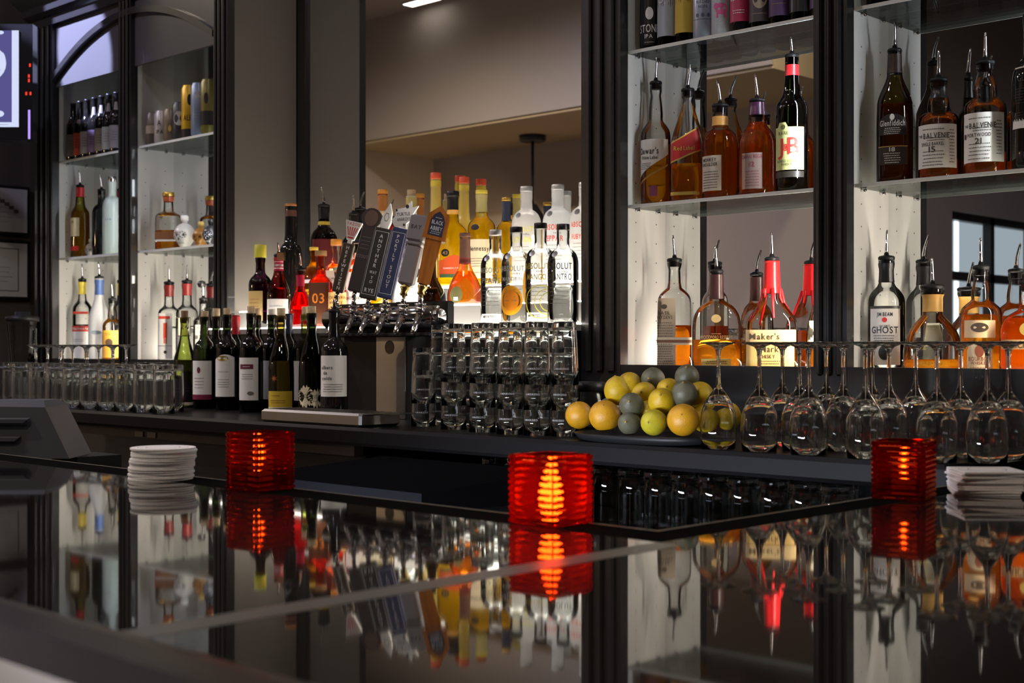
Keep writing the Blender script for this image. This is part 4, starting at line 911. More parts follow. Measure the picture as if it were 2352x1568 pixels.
dk = {0:[('#',0,.06,.03,.028)],1:[('A',-.006,.078,.020,.014),('IPA',-.004,.045,.014,.026)],2:[('@',.0,.05,.012,.006)],3:[('@',.0,.08,.026,.022)],4:[('ALE',-.004,.075,.020,.030),('#',0,.02,.03,.04),('@',.004,.14,.02,.008)],5:[('@',0,.15,.012,.014),('~3',0,.08,.03,.03)],6:[('#',0,.06,.05,.04),('@',-.005,.13,.02,.008)]}
tcs = {0:mat('tan print'),1:INK,2:GOLDP,3:mat('silver print'),4:BLKF,5:mat('silver print'),6:BLKF}
for k, (x, y, h, r, nm, c) in enumerate(row):
    can('%s, %s can on the left cabinet top shelf' % (nm, ORD[k]), (x,y), S2, 49.7, h, r, mat('tin '+nm, c, .35, metal=.3), group=G, deco=dk[k], tc=tcs[k])
# --- left cabinet, middle shelf
G = 'bottles on the middle shelf of the left cabinet'
b = Bot('spirit_bottle','yellow green bottle with a red capped neck and cream label, left cabinet middle shelf',(-5.0816, 2.7520),S1,35.6,'jb',0.6494-S1,.0375,thin_glass('yellow green glass',(.62,.60,.16),.4),G).liquid(.66,GOLDL).pourer(lean=0)
b.label(.30,.56,.026,CREAMP,cx=-.012).txt([('EX',-.016,.50,.010,.015)]).label(.10,.16,.024,mat('red tab',(.55,.02,.02),.5),'foot_label',cx=-.012).band(.86,.99,RED,'red_cap')
b = Bot('spirit_bottle','dark smoky glass bottle beside the pale frosted one, left cabinet middle shelf',(-4.9126, 2.7520),S1,40.7,'absolut',0.6183-S1,.0365,thin_glass('smoke glass',(.25,.27,.30),.4),G).liquid(.4,WATERL).pourer(lean=-4)
b = Bot('spirit_bottle','pale frosted green bottle behind the post on the left cabinet middle shelf',(-4.8291, 2.7520),S1,40.3,'absolut',0.6492-S1,.038,frosted('pale green frost',(.62,.70,.66),.4,.35),G).cap(.02,CHROME); b.txt([('AVA',-.004,.48,.009,.026)],mat('slate ink'),par=b.t)
b = Bot('spirit_bottle','tall clear square shouldered bottle with a gold stopper and amber base, left cabinet middle shelf',(-4.4254, 2.7520),S1,36.1,'square',0.5602-S1,.0405,CLEAR,G).liquid(.36,AMBER).cap(.016,GOLDF,.003)
b.band(.90,.995,mat('copper band',(.45,.09,.03),.35)).txt([('~2',0,.60,.018,.044)],GOLDP,par=b.t).label(.18,.33,.036,mat('russet label',(.22,.08,.03),.5)).label(.15,.19,.036,WHITEP,'white_strip')
# skull shaped bottles
def skull(xy, z, rot, sc, m, dm, label, capm, name='skull_bottle'):
    t = thing(name, label, 'bottle', (xy[0],xy[1],z+.001), math.radians(rot), 'skull bottles on the left cabinet middle shelf')
    b = MB(); vs = []; N, K = 22, 28
    for i in range(N+1):
        v = -PI/2+PI*i/N
        for k in range(K):
            a = 2*PI*k/K; x, y, zz = math.cos(v)*math.cos(a), math.cos(v)*math.sin(a), math.sin(v)
            r = 1.
            if zz < -.1: x *= 1-.30*min(1,(-zz-.1)/.5); y = y*(1-.15*min(1,(-zz-.1)/.5))+(-.10 if y < 0 else .12)*min(1,(-zz-.1)/.6)
            front = max(0, -y)
            for ex in (-.36,.36):
                d = ((x-ex)/.20)**2+((zz-.02)/.22)**2
                if front > .3 and d < 1.6: y += .20*max(0, 1-d/1.6)
            d = (x/.10)**2+((zz+.30)/.14)**2
            if front > .3 and d < 1.5: y += .12*max(0, 1-d/1.5)
            if zz > .2: y *= 1.02
            vs.append((x*.037*sc, y*.042*sc, (zz*.045+.045)*sc))
    fs = [(i*K+k, i*K+(k+1)%K, (i+1)*K+(k+1)%K, (i+1)*K+k) for i in range(N) for k in range(K)]
    b.add(vs, fs, 0, True); b.build('skull_body', m, t)
    d = MB(); f = lambda x, y: Vector((x, -(.0425*sc*math.sqrt(max(.02, 1-(x/(.037*sc))**2-((y-.045*sc)/(.047*sc))**2)))+(.0075*sc if abs(abs(x)-.0133*sc) < .006*sc and abs(y-.046*sc) < .008*sc else 0)-.0012, y))
    for ex in (-.0133*sc,.0133*sc):
        for q in range(8): oval(d, f, ex+.0105*sc*math.cos(q*PI/4), .046*sc+.0105*sc*math.sin(q*PI/4), .002*sc, .002*sc, 0, 8)
        oval(d, f, ex, .046*sc, .0055*sc, .0055*sc, 0, 12)
    for q in range(-4, 5): patch(d, f, q*.0036*sc-.0004, q*.0036*sc+.0004, .012*sc, .021*sc, 1)
    patch(d, f, -.015*sc, .015*sc, .0160*sc, .0168*sc, 8); oval(d, f, 0, .031*sc, .0035*sc, .005*sc, 0, 10)
    d.build('painted_face', dm, t)
    MB().lathe([(.088*sc,.010*sc),(.097*sc,.010*sc),(.0972*sc,.0135*sc),(.112*sc,.0145*sc),(.117*sc,.012*sc),(.118*sc,.004*sc)], 20).build('stopper', capm, t)
WSK = mat('white glazed skull', (.62,.60,.58), .3); 
skull((-4.3063, 2.7450),S1,27.5,1.02,WSK,mat('grey glaze',(.10,.10,.11),.4),'white painted skull bottle with a white knob stopper, left cabinet middle shelf',WHITEP)
skull((-4.2295, 2.7650),S1,22.8,.80,mat('orange glazed skull',(.34,.15,.03),.35),mat('brown glaze',(.06,.02,.01),.4),'orange painted skull bottle right of the white skull',mat('ochre knob',(.6,.42,.12),.4))
skull((-4.1204, 2.7350),S1,22.4,.80,mat('black glazed skull',(.025,.025,.03),.3),mat('grey print skull',(.35,.35,.38),.5),'black painted skull bottle half hidden by the post, right of the orange skull',BLKF)
skull((-4.9999, 2.7550),S1,27.1,.62,WSK,mat('grey glaze'),'small white skull bottle between the yellow green bottle and the smoky one',WHITEP)
# --- left cabinet, floor
G = 'bottles on the floor of the left cabinet'
b = Bot('vodka_bottle','clear vodka bottle with a yellow neck and red banded label, left cabinet floor',(-5.0732, 2.7570),CB,43.5,'bordeaux',0.2708-CB,.0385,CLEAR,G).liquid(.45,WATERL).pourer(lean=4)
b.label(.03,.36,.044).label(.36,.43,.044,mat('red stripe',(.55,.04,.02),.5),'red_stripe').txt([('STOLICHNAYA',0,.395,.0085,.07)],WHITEI).txt([('~2',-.004,.25,.014,.05)],INK).label(.58,.61,.036,mat('red stripe'),'shoulder_stripe').band(.83,.985,YELF,'yellow_capsule')
b = Bot('vodka_bottle','frosted white vodka bottle with a blue neck, left cabinet floor',(-4.9384, 2.7570),CB,42.8,'burgundy',0.2749-CB,.0425,frosted('white frost',(.86,.87,.88),.55,.10),G).pourer(lean=0)
b.band(.80,.985,BLUEF,'blue_capsule').txt([('@',0,.34,.008,.022)],mat('bird grey',(.25,.32,.36),.5),par=b.t)
b = Bot('spirit_bottle','clear bottle with a plain orange label behind the post on the left cabinet floor',(-4.8379, 2.7570),CB,46.3,'dewars',0.1859-CB,.038,CLEAR,G).liquid(.5,GOLDL).pourer(lean=0)
b.label(.05,.50,.040,paper('orange paper',(.60,.32,.04))).txt([('OX',-.008,.44,.010,.022),('@',-.004,.30,.015,.015)],mat('sepia ink'))
for k, (u, x_y, rr, lb) in enumerate(((393,(-4.422,2.752),54.0,'clear square gin bottle with a red figure on its label, left cabinet floor'),(431,(-4.322,2.765),53.4,'clear square gin bottle with a framed number on its label, left cabinet floor'))):
    b = Bot('gin_bottle',lb,x_y,CB,rr,'square',(0.2358 if k == 0 else 0.2384)-CB,.0385,CLEAR,G).liquid(.45,WATERL).pourer(lean=0,L=.05)
    b.band(.84,.985,mat('deep red band',(.22,.02,.02),.35))
    if k == 0:
        b.label(.03,.62,.026,paper('frost label',(.66,.64,.62)),cx=-.012).txt([('#',-.012,.565,.010,.018),('@',-.010,.47,.006,.003),('#',-.010,.40,.055,.006),('#',-.013,.30,.04,.002),('#',-.007,.30,.04,.002)],mat('guard red',(.55,.05,.02),.5)).txt([('#',-.010,.20,.0015,.022),('@',-.010,.12,.006,.005)],INK)
    else: b.label(.32,.56,.020,INK,cx=-.006).label(.33,.55,.018,CREAMP,'number_plate',off=.0011,cx=-.006).txt([('24',-.006,.44,.018,.024)],INK,.0016)
b = Bot('gin_bottle','clear bottle with tall cream label and black knob stopper, left cabinet floor',(-4.2033, 2.7570),CB,42.7,'bordeaux',0.1706-CB,.036,CLEAR,G).liquid(.4,WATERL).pourer(lean=0)
b.label(.05,.60,.024,paper('ivory paper')).txt([('NOT',-.002,.55,.010,.022),('@',0,.48,.006,.004),('BROKER',0,.40,.013,.042),('~4',0,.24,.03,.034)])
kn = MB().lathe([(-.013,.004),(-.010,.012),(0,.016),(.010,.012),(.013,.004)], 18, M=Matrix.Translation((-.006,0,b.H+.058))).build('knob', BLKF, b.t)

# --- the glowing middle: three steps of bottles
G = 'liqueur bottles on the glowing steps'
y1, y2, y3 = 2.645, 2.765, 2.885
def MID(name, label, xy, z, rot, prof, vt, R, glass): return Bot(name, label, xy, z, rot, prof, vt-z, R, glass, G)
# back step
b = MID('liqueur_bottle','left one of two tall frosted yellow bottles with red caps, back step',(-3.1418, 2.9120),T3,39.2,'tall',0.5288,.033,frosted('yellow frost',(.88,.74,.28),.6,.14)); b.cap(.020,mat('coral cap',(.75,.10,.04),.4),.0006).band(.93,.985,YELF,'neck_ring')
b = MID('liqueur_bottle','right one of two tall frosted yellow bottles with red caps, back step',(-3.0306, 2.9280),T3,37.9,'tall',0.5073,.031,frosted('yellow frost')); b.cap(.020,mat('coral cap'),.0006).band(.93,.985,YELF,'neck_ring')
b = MID('liqueur_bottle','orange yellow liqueur bottle with a black cap and red label marked 43, back step',(-2.9940, 2.8450),T3,42.5,'ovalback',0.4574,.0480,CLEAR).liquid(.80,YELLOWL).cap(.016,BLKF,.0015)
b.band(.85,.995,BLKF,'black_capsule').band(.80,.85,mat('orange strip'),'orange_band').label(.06,.34,.040,mat('vermilion label',(.62,.09,.02),.45),shape=lambda x: (b.H*.10, b.H*(.31+.035*math.sin((x+.02)*60)))).txt([('#',0,.115,.010,.036)],mat('green strip',(.04,.12,.05),.5)).txt([('@',-.020,.37,.0115,.0115)],BLKF,.0018,'round_badge').txt([('43',-.020,.37,.010,.013)],mat('gold thread'),.0024,'number').txt([('CUARENTA Y TRES',.0,.20,.0045,.05)],WHITEI,.0018)
b = MID('cognac_bottle','golden cognac bottle with a buff foil neck, back step',(-2.9107, 2.8850),T3,33.3,'bordeaux',0.4620,.042,CLEAR).liquid(.74,YELLOWL).cap(.012,YELF,.001)
b.band(.80,.995,mat('dull gold foil',(.42,.36,.14),.4),'foil_neck').label(.08,.50,.046,CREAMP).txt([('Hennessy',-.002,.40,.014,.066),('~4',0,.25,.03,.06),('~1',0,.14,.006,.03)]).txt([('@',-.012,.63,.009,.014)],INK,par=b.t,name='oval_badge')
b = MID('liqueur_bottle','slim bottle with a dark blue and gold neck left of the frosted vodkas',(-2.7969, 2.8750),T3,40.2,'bordeaux',0.4318,.031,CLEAR).liquid(.74,YELLOWL).cap(.010,GOLDF); b.band(.76,.99,mat('midnight foil',(.03,.04,.07),.3),'foil_neck')
FW = frosted('clear frost',(.88,.87,.86),.55,.20); FWW = frosted('white frost')
for u, p, vt, g, lines, tc, lb in ((1209,(-2.7205, 2.8800),0.4531,FW,[('ABSOLUT',0,.585,.014,.068),('CITRON',0,.47,.014,.060)],YELI,'frosted vodka bottle with yellow letters, left of the back row'),
        (1281,(-2.6023, 2.8850),0.4491,FWW,[('ABSOLUT',0,.59,.015,.070),('PEPPAR',0,.47,.015,.058)],mat('scarlet ink',(.70,.05,.02),.5),'white frosted vodka bottle with scarlet letters, centre of the back row'),
        (1344,(-2.4904, 2.8750),0.4453,FW,[('ABSOLUT',0,.60,.014,.068),('RUBY RED',0,.47,.014,.060)],mat('scarlet ink'),'frosted vodka bottle with scarlet letters cut by the fluted post, back row')):
    b = MID('vodka_bottle',lb,p,T3,24.3,'absolut',vt,.0435,g).cap(.0155,mat('satin silver cap',(.55,.55,.55),.3,metal=.6),.0006)
    b.txt(lines,tc,par=b.t).txt([('vodka',.012,.53,.006,.022),('~5',0,.32,.05,.055)],mat('dusk ink',(.14,.13,.12),.5),par=b.t,name='small_lettering').txt([('@',-.014,.735,.008,.010)],mat('pewter medal',(.32,.31,.30),.3,metal=.5),par=b.t,name='medal')
b = MID('rum_bottle','round shouldered clear bottle with a pale cork collar behind the tap handles, back step',(-3.2261, 2.8850),T3,44.0,'absolut',0.4799,.042,FWW); b.cork(.02).band(.86,.99,mat('dull gold foil'),'foil_neck')
b = MID('liqueur_bottle','amber bottle with an orange foil cap behind the pointed white tap top, back step',(-3.3653, 2.8850),T3,45.4,'bordeaux',0.4976,.038,CLEAR).liquid(.78,ORANGEL).cap(.014,mat('orange foil',(.70,.30,.04),.35)); b.band(.78,.985,mat('copper foil',(.40,.16,.04),.35),'foil_neck').label(.1,.55,.042,CREAMP).txt([('@',0,.33,.02,.02)])
b = MID('liqueur_bottle','bottle with a black neck and steel pourer left of the round topped tap handle',(-3.5132, 2.8850),T3,46.6,'bordeaux',0.4385,.037,DKGREEN).pourer(lean=0); b.band(.8,.99,BLKF,'black_capsule').label(.1,.5,.042,WHITEP)
# middle step
b = MID('coffee_liqueur_bottle','dark brown wide shouldered bottle with a yellow neck ring and pourer',(-3.6705, 2.8850),T3,37.8,'whisky',0.4772,.046,thin_glass('very dark brown glass',(.05,.022,.015),.4)).pourer(lean=-8)
b.band(.86,.99,BLKF,'black_capsule').band(.79,.83,YELF,'yellow_ring').label(.30,.62,.05,mat('maroon label',(.10,.012,.015),.4),cx=.016).label(.05,.28,.045,CREAMP,'cream_label').txt([('~3',0,.2,.04,.06)])
b = MID('liqueur_bottle','tall black bottle with a copper cap rim left of the mirror frame',(-3.6952, 2.7650),T2,43.2,'tall',0.4730,.038,BLACKG); b.cap(.008,mat('copper foil'),.001).band(.90,.96,mat('old copper',(.10,.04,.03),.4))
b = MID('liqueur_bottle','teardrop cognac bottle with a brown capsule and olive oval label on the middle step',(-2.8448, 2.7520),T2,35.9,'teardrop',0.3209,.052,CLEAR).liquid(.50,DKAMBER).cap(.012,mat('umber foil',(.10,.045,.03),.35),.001)
b.band(.62,.98,mat('umber foil'),'foil_neck').band(.60,.74,mat('maroon foil',(.16,.02,.02),.35),'maroon_band'); b.txt([('@',-.020,.14,.024,.022)],mat('olive label',(.13,.12,.04),.45),par=b.t,name='oval_label').txt([('#',-.018,.08,.010,.007)],WHITEI,.0026,par=b.t)
b = MID('liqueur_bottle','dark brown teardrop bottle in shadow right of the chestnut tap handle',(-2.9863, 2.7520),T2,43.3,'teardrop',0.2706,.043,BROWNG); b.cap(.008,BLKF)
b = MID('liqueur_bottle','yellow liqueur bottle with a round topped label behind the orange pumpkin coloured bottle',(-3.5705, 2.7650),T2,40.2,'whisky',.32,.031,thin_glass('yellow glass',(.85,.60,.05),.5)).liquid(.8,YELLOWL).cap(.01,YELF)
b.label(.30,.72,.036,mat('sunflower label',(.75,.48,.03),.5)).txt([('LLO',0,.55,.010,.026)],mat('rust ink')).label(.44,.50,.036,WHITEP,'white_strip')
b = MID('liqueur_bottle','bottle with a tall white label behind the brown tap handle, middle step',(-3.4611, 2.7700),T2,37.3,'square',.33,.034,CLEAR).liquid(.6,ORANGEL).cap(.02,mat('orange foil')); b.label(.06,.60,.034,paper('oatmeal paper')).txt([('SOUTHERN',0,.46,.009,.052),('HOUSE',0,.38,.009,.034),('~5',0,.22,.05,.05)])
b = MID('liqueur_bottle','white labelled bottle behind the dark round topped tap handle, middle step',(-3.3455, 2.7650),T2,40.4,'bordeaux',.33,.037,CLEAR).liquid(.6,ORANGEL).cap(.012,BLKF); b.label(.05,.55,.044).txt([('SOUTHERN',0,.15,.010,.058),('~5',0,.35,.05,.05)])
b = MID('liqueur_bottle','bottle with a black oval on a cream label between the black and navy tap handles',(-3.2340, 2.7600),T2,39.5,'whisky',0.4042,.040,CLEAR).liquid(.75,YELLOWL).cap(.02,CORK); b.label(.10,.66,.048,CREAMP).txt([('@',.0,.44,.03,.02),('~3',0,.2,.03,.05)]).txt([('&',0,.52,.010,.01),('GIANT',0,.44,.010,.034)],CREAMP,.002)
b = MID('rum_bottle','clear rum bottle behind the grey tap handle on the middle step',(-3.1061, 2.7600),T2,40.4,'whisky',.30,.039,CLEAR).liquid(.6,WATERL).cap(.02,BLKF); b.label(.08,.5,.045).txt([('~4',0,.22,.05,.05)])
# front step
VD = [(1134,(-2.615,2.645),0.3063,[('ABSOLUT',0,.60,.014,.068),('PEARS',0,.485,.014,.054)],mat('grey green ink',(.30,.32,.26),.5),'clear vodka bottle with grey letters, leftmost of the front row'),
      (1180,(-2.531,2.64),0.3084,[('ABSOLUT',0,.60,.014,.068),('MANDRIN',0,.485,.010,.058)],mat('pale grey ink',(.5,.47,.44),.5),'clear vodka bottle with a big orange segment, second of the front row'),
      (1238,(-2.447,2.645),0.3140,[('ABSOLUT',0,.60,.015,.070),('MANGO',0,.485,.015,.054)],GOLDI,'clear vodka bottle with ochre letters and yellow swirls, third of the front row'),
      (1305,(-2.3625,2.64),0.3054,[('ABSOLUT',0,.605,.016,.070),('CILANTRO',0,.49,.016,.068)],INK,'clear vodka bottle with black letters, rightmost of the front row')]
for i, (u, p, vt, lines, tc, lb) in enumerate(VD):
    b = MID('vodka_bottle',lb,p,T1,25.0,'absolut',vt,.0405,CLEAR).cap(.0155,BLKF if i else mat('satin silver cap'),.0006)
    b.liquid(.40,WATERL) if i in (0, 3) else None
    b.txt(lines,tc,par=b.t).txt([('vodka',.012,.545,.006,.022),('~6',0,.31,.06,.055)],mat('dusk ink'),par=b.t,name='small_lettering').txt([('@',-.014,.735,.008,.010)],mat('pewter medal'),par=b.t,name='medal')
    if i == 1:
        b.txt([('@',-.004,.25,.040,.034),('@',.044,.40,.052,.014)],mat('orange print',(.85,.36,.01),.45),.0018,'orange_print',b.t).txt([('@',-.002,.25,.028,.022)],mat('deep orange print',(.78,.24,.01),.45),.0022,'segment_print',b.t)
    if i == 2:
        q = MB(); f = b.fn(.0016)
        for cx_, r_ in ((.03,.034),(.036,.026),(.012,.044)): ring(q, f, cx_, .055, r_-.0022, r_, 0, 30)
        q.build('swirl_print', YELI, b.t)
    if i in (0, 2): b.label(.02,.11,.03,WHITEP,'foot_label').txt([('IMPORTED',-.006,.075,.007,.036)])
b = MID('liqueur_bottle','dark textured bottle with a yellow capped neck and cream label, leftmost on the glowing steps',(-3.6996, 2.6450),T1,38.4,'whisky',0.2957,.0385,thin_glass('plum glass',(.10,.03,.07),.4)); b.cap(.042,mat('lemon cap',(.62,.60,.06),.4),.003).label(.10,.52,.030,paper('mustard cream paper',(.60,.42,.16)),cx=-.012).txt([('~5',-.012,.3,.06,.04)],mat('rust ink'))
b = MID('bitter_bottle','red bitter bottle with a white and red neck label and hanging tag',(-3.5997, 2.6450),T1,41.7,'burgundy',0.2939,.037,thin_glass('deep rose glass',(.36,.07,.08),.5)).liquid(.56,real_glass('dark red bitter',(.72,.03,.02),1.34,0.,.08,(.6,.01,.01))).pourer(CHROME,.03); b.band(.80,.99,mat('crimson capsule',(.35,.01,.04),.35),'capsule').band(.83,.93,WHITEP,'white_band').label(.05,.40,.042,WHITEP,'label').txt([('~1',0,.3,.008,.05),('~3',0,.15,.03,.05)],mat('slate ink'))
MB().box(-.001,.020,-.022,-.021,b.H-.012,b.H+.012).build('neck_tag', mat('brown tag',(.22,.10,.04),.5), b.t)
b = MID('liqueur_bottle','glowing red liqueur bottle with a slim neck left of the orange bottle',(-3.4847, 2.6450),T1,42.8,'decanter',0.2444,.0375,thin_glass('rosy glass',(.75,.25,.25),.5)).liquid(.62,REDL).pourer(CHROME,.04); b.band(.72,.92,mat('crimson capsule'),'capsule')
b = MID('whiskey_bottle','orange spiced whiskey bottle with a corked neck and number on its front',(-3.3804, 2.6450),T1,38.0,'square',0.2865,.0335,thin_glass('orange glass',(.92,.42,.06),.5)).liquid(.80,ORANGEL).cap(.016,mat('burnt cork',(.30,.17,.06),.7),.0026)
b.label(.04,.62,.030,mat('brown label',(.10,.03,.01),.5)).txt([('03',0,.40,.030,.034)],mat('glow orange print',(.85,.25,.03),.5))
b = MID('whiskey_bottle','orange whiskey bottle with a printed paper label right of the numbered bottle',(-3.305,2.655),T1,37.4,'square',.235,.0280,thin_glass('orange glass')).liquid(.8,ORANGEL).cap(.014,CORK); b.label(.08,.62,.029,paper('apricot paper')).txt([('SOUTHERN',0,.52,.009,.05),('HOUSE',0,.43,.009,.034),('APPLE PIE',0,.32,.008,.044),('~4',0,.18,.03,.046)],mat('rust ink'))

# ------------------------------------------------------------------ corked wine bottles on the counter
G = 'open wine bottles on the counter'
VIN = [(424,(-3.8749, 2.4700),'burgundy',thin_glass('leaf green glass',(.62,.68,.30),.4),.295,.0365,'bright green glass wine bottle with a black slanted label, leftmost of the wine bottles',CORK,.022),
       (472,(-3.7552, 2.4680),'bordeaux',DKGREEN,.295,.0365,'dark wine bottle, white label ending in a wine red strip, second from left',CORK,.018),
       (523,(-3.6314, 2.4700),'bordeaux',DKGREEN,.300,.0365,'dark wine bottle with a white label and gold curve, third from the left',CORK,.020),
       (577,(-3.4601, 2.4400),'bordeaux',DKGREEN,.300,.0365,'dark wine bottle, white label with a wine red title bar, fourth from left',CORK,.022),
       (645,(-3.2807, 2.4200),'burgundy',OLIVEG,.290,.0380,'olive green wine bottle with a yellow label and orange sunburst, fifth from the left',CORK,.022),
       (714,(-3.1481, 2.4300),'burgundy',DKGREEN,.295,.0375,'dark wine bottle with a ragged white flower shaped label, sixth from the left',CORK,.020),
       (768,(-2.9088, 2.3220),'bordeaux',BLACKG,.290,.0370,'black wine bottle with a plain white label and no cork, nearest the tap column',None,0)]
for i, (u, p, prof, gl, H, R, lb, ck, out) in enumerate(VIN):
    b = Bot('wine_bottle',lb,p,ZC,45.1,prof,H,R,gl,G)
    if ck: b.cork(out, mat('dark cork',(.20,.11,.06),.8) if i == 0 else ck)
    if i == 0:
        b.liquid(.40,WINE_L); b.label(.03,.36,.040,BLKF,shape=lambda x: (b.H*.06, b.H*(.36-max(0,(x+.0)*3.2)))).label(.03,.06,.040,paper('oatmeal paper'),'foot_strip').txt([('~2',0,.2,.02,.05)],mat('plum ink',(.12,.05,.09),.5))
    if i == 1: b.label(.10,.52,.040,cx=-.010).label(.10,.155,.0402,mat('wine strip',(.20,.01,.05),.5),'red_strip',off=.0011,cx=-.010).txt([('@',-.012,.42,.010,.006),('~4',-.012,.28,.04,.035)],mat('wine ink',(.15,.02,.05),.5))
    if i == 2: b.label(.14,.58,.036,cx=-.006,shape=lambda x: (b.H*.14, b.H*(.53+.05*math.cos((x-.0)*40)))).txt([('@',-.010,.54,.008,.020)],GOLDF,name='gold_curve').txt([('~1',-.006,.40,.007,.038),('~4',-.006,.28,.03,.04)],GREYI)
    if i == 3: b.label(.12,.55,.034,cx=-.006).txt([('#',-.010,.46,.014,.022)],mat('wine ink'),name='title_bar').txt([('~1',-.010,.46,.006,.024)],WHITEI,.0017,name='title').txt([('~3',-.006,.36,.02,.04),('@',.004,.19,.006,.010)],GREYI)
    if i == 4:
        b.label(.045,.235,.042,paper('saffron paper',(.62,.42,.03))).label(.04,.075,.042,CREAMP,'foot_strip',off=.0011).txt([('~1',-.012,.19,.008,.03),('~2',-.006,.13,.012,.05)],mat('rust ink'))
        q = MB(); f = b.fn(.0009)
        for k in range(14):
            a = 2*PI*k/14; c_, s_ = math.cos(a), math.sin(a); l = .013 if k % 2 else .009
            q.add([f(-.016-s_*.0012, .105+c_*.0012), f(-.016+s_*.0012, .105-c_*.0012), f(-.016+c_*l, .105+s_*l)], [(0,1,2)])
        q.build('sunburst', mat('orange burst',(.45,.12,.03),.5), b.t)
    if i == 5:
        rr = random.Random(4); q = MB(); f = b.fn(.0009); n = 40
        for cx_, cy_, r0 in ((-.014,.055,.026),(.018,.050,.022)):
            vs = [f(cx_, cy_)]+[f(cx_+r0*(1+.22*math.sin(k*2.9)+rr.uniform(-.1,.1))*math.cos(2*PI*k/n), cy_+1.15*r0*(1+.22*math.sin(k*2.3)+rr.uniform(-.1,.1))*math.sin(2*PI*k/n)) for k in range(n)]
            q.add(vs, [(0,1+k,1+(k+1)%n) for k in range(n)], 0, True)
        lbl = q.build('flower_label', CREAMP, b.t); q = MB(); f = b.fn(.0014); ring(q, f, .014, .05, .008, .009); ring(q, f, .020, .056, .004, .005); smallprint(q, f, -.014, .05, .065, .025, 2); q.build('flower_drawing', GREYI, lbl)
    if i == 6: b.label(.22,.60,.044).txt([('allbers',-.018,.49,.009,.034),('de',-.022,.44,.009,.012),('colds',-.018,.39,.009,.030),('~4',0,.30,.025,.06)]).pourer(CHROME,.02)
REARV = [((-3.8009, 2.5430),'dark wine bottle with a tall pale cork behind the second and third bottles',DKGREEN,CORK,.026),((-3.6923, 2.5430),'dark wine bottle with a red capsule behind the third bottle',DKGREEN,'red',0),((-3.5756, 2.5430),'dark wine bottle with a pale cork behind the fourth bottle',DKGREEN,CORK,.022),
         ((-3.4949, 2.5430),'dark wine bottle with a whitish cork behind the fifth bottle',DKGREEN,'white',.018),((-3.4118, 2.5430),'dark wine bottle with a blue black capsule behind the fifth bottle',DKGREEN,'navy',0),((-3.3244, 2.5430),'yellow green wine bottle with a pale cork left of the flower labelled bottle',thin_glass('leaf green glass'),CORK,.022)]
for p, lb, gl, ck, out in REARV:
    b = Bot('wine_bottle',lb,p,ZC,45.1,'bordeaux',.298,.036,gl,G)
    if ck == 'red': b.band(.80,.995,mat('red capsule',(.50,.02,.03),.35),'capsule'); b.cap(.002,mat('red capsule'))
    elif ck == 'navy': b.band(.80,.995,mat('navy capsule',(.02,.025,.06),.3),'capsule'); b.cap(.002,mat('navy capsule'))
    elif ck == 'white': b.cork(out,mat('white cork',(.6,.56,.5),.7))
    else: b.cork(out, ck)
    b.label(.12,.52,.040,paper('dim paper',(.45,.43,.40)))

# ------------------------------------------------------------------ lamps
def lamp(name, kind, loc, energy, color=(1,1,1), size=.05, aim=None, size_y=None, cone=None, blend=.3, parent=None):
    l = bpy.data.lights.new(name, kind); l.energy = energy; l.color = color
    if kind == 'AREA':
        l.size = size
        if size_y: l.shape = 'RECTANGLE'; l.size_y = size_y
    else: l.shadow_soft_size = size
    if cone: l.spot_size = math.radians(cone); l.spot_blend = blend
    o = bpy.data.objects.new(name, l); COL.objects.link(o); o.location = loc
    if aim is not None: o.rotation_euler = (Vector(aim)-Vector(loc)).to_track_quat('-Z', 'Y').to_euler()
    return o
# strip lights fixed behind the cabinet stiles, and floor lights at the back of the left cabinet
WW = (1.,.90,.74); CW_ = (.90,.95,1.)
def strip(x, z0, z1, face, watt, col, label):
    t = thing('strip_light', label, 'light', (x,2.70,z0), 0, 'slim strip lights behind the cabinet posts')
    b = MB(); b.bbox(-.003,.003,-.006,.006,0,z1-z0,.001); b.build('channel', mat('white channel',(.7,.7,.7),.4), t)
    lamp('strip_lamp', 'AREA', (x+face*.006,2.703,(z0+z1)/2), watt, col, .010, (x+face*1.0,2.76,(z0+z1)/2), z1-z0)
strip(-1.634,.39,.72,-1,1.5,CW_,'slim strip light on the inner post of the right cabinet, left bay')
strip(-.989,.39,.72,-1,1.5,CW_,'slim strip light on the end post of the right cabinet, right bay')
strip(-1.634,-.03,.32,-1,2.6,WW,'lower slim strip light on the inner post of the right cabinet')
strip(-.989,-.03,.32,-1,2.6,WW,'lower slim strip light on the end post of the right cabinet')
strip(-4.627,.38,.70,-1,.6,CW_,'slim strip light on the middle post of the left cabinet')
strip(-3.998,.38,.70,-1,.6,CW_,'slim strip light on the right post of the left cabinet')
strip(-4.627,-.03,.30,-1,2.2,WW,'lower slim strip light on the middle post of the left cabinet')
strip(-3.998,-.03,.30,-1,2.2,WW,'lower slim strip light on the right post of the left cabinet')
def floor_bar(xa, xb, watt, col, label):
    xc = (xa+xb)/2; hw = (xb-xa)/2-.012
    t = thing('light_bar', label, 'light', (xc,2.836,CB), 0, 'light bars along the cabinet floors')
    MB().bbox(-hw,hw,-.004,.006,0,.004,.001).build('channel', mat('white channel',(.7,.7,.7),.4), t)
    lamp('bar_lamp', 'AREA', (xc,2.834,CB+.008), watt, col, 2*hw, (xc,2.79,CB+.15), .008)
floor_bar(-2.187,-1.630,2.2,WW,'light bar at the back of the right cabinet floor, left bay')
floor_bar(-1.546,-.985,2.2,WW,'light bar at the back of the right cabinet floor, right bay')
floor_bar(-5.136,-4.623,2.2,WW,'light bar at the back of the left cabinet floor, left bay')
floor_bar(-4.536,-3.994,2.2,WW,'light bar at the back of the left cabinet floor, right bay')
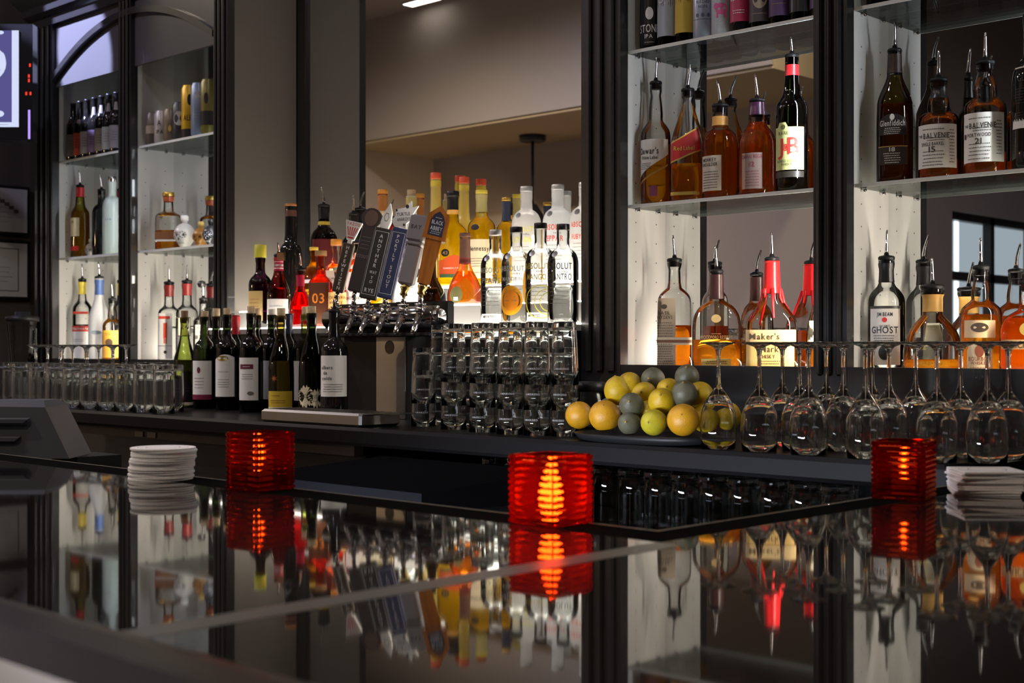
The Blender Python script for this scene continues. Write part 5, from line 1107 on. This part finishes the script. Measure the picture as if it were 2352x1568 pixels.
floor_t = thing('strip_light', 'unseen added cool strip light under the bar edge facing the shelf of glasses', 'light', (-1.75,1.26,ZB-.055), 0)  # unseen strip, added to brighten the glasses under the counter
MB().bbox(-.55,.55,-.012,.008,-.010,.018,.002).build('channel', mat('white channel',(.7,.7,.7),.4), floor_t)
lamp('under_bar_fill', 'AREA', (-1.75,1.272,ZB-.055), 5., (.80,.86,1.), 1.05, (-1.75,2.2,-.385), .012).data.spread = math.radians(70)
# room lamps
for i, (x, y) in enumerate(DOWN):
    lamp('added_downlight_lamp', 'SPOT', (x,y,ZCEIL-.02), 75*(.5,1.5,1.6,3.0,.6,6.0,.9)[i], (1.,.83,.62) if i % 3 else (.72,.72,1.), .05, (x,y,0), cone=168, blend=1.)
lamp('pendant_glow', 'POINT', (-6.8,-1.335,ZSOF-.78), 26, (1.,.70,.36), .05)
lamp('accent_spot', 'SPOT', (-5.45,1.35,2.30), 2300, (.58,.62,1.), .012, (-4.93,2.66,1.185), cone=13, blend=.25)
for (p, rot, lb, w, h, fl, fz_), e in zip(CANDLES, (.05,.010,.010)):
    candle(p, rot, lb, w, h, fl, fz_)
    lamp('candle_glow', 'POINT', (p[0],p[1],p[2]+fz_+fl*.5), e, (1.,.5,.14), .008)

# ------------------------------------------------------------------ world, camera
w = bpy.data.worlds.new('night'); S.world = w; w.use_nodes = True
w.node_tree.nodes['Background'].inputs['Color'].default_value = (.012,.012,.014,1); w.node_tree.nodes['Background'].inputs['Strength'].default_value = 1
cam = bpy.data.cameras.new('camera'); co = bpy.data.objects.new('camera', cam); COL.objects.link(co); S.camera = co
cam.sensor_fit = 'HORIZONTAL'; cam.sensor_width = 36; cam.lens = 36*3129.35/2352; cam.clip_start = .02
cam.shift_y = 14.9/2352
co.location = (0,0,0); co.rotation_euler = (PI/2, 0, math.atan2(3129.35,3243.6))
cam.dof.use_dof = True; cam.dof.focus_distance = 3.2; cam.dof.aperture_fstop = 6.3
for o in list(S.objects):
    if o.parent is None: o.location.z += -ZFLOOR
S.view_settings.view_transform = 'Standard'; S.view_settings.look = 'None'; S.view_settings.gamma = 1; S.view_settings.use_curve_mapping = False
S.view_settings.exposure = 0.
cy = S.cycles
cy.max_bounces = 28; cy.transmission_bounces = 26; cy.glossy_bounces = 10; cy.diffuse_bounces = 4; cy.transparent_max_bounces = 40
cy.sample_clamp_indirect = 6.; cy.caustics_reflective = True; cy.blur_glossy = .3
cy.use_denoising = True
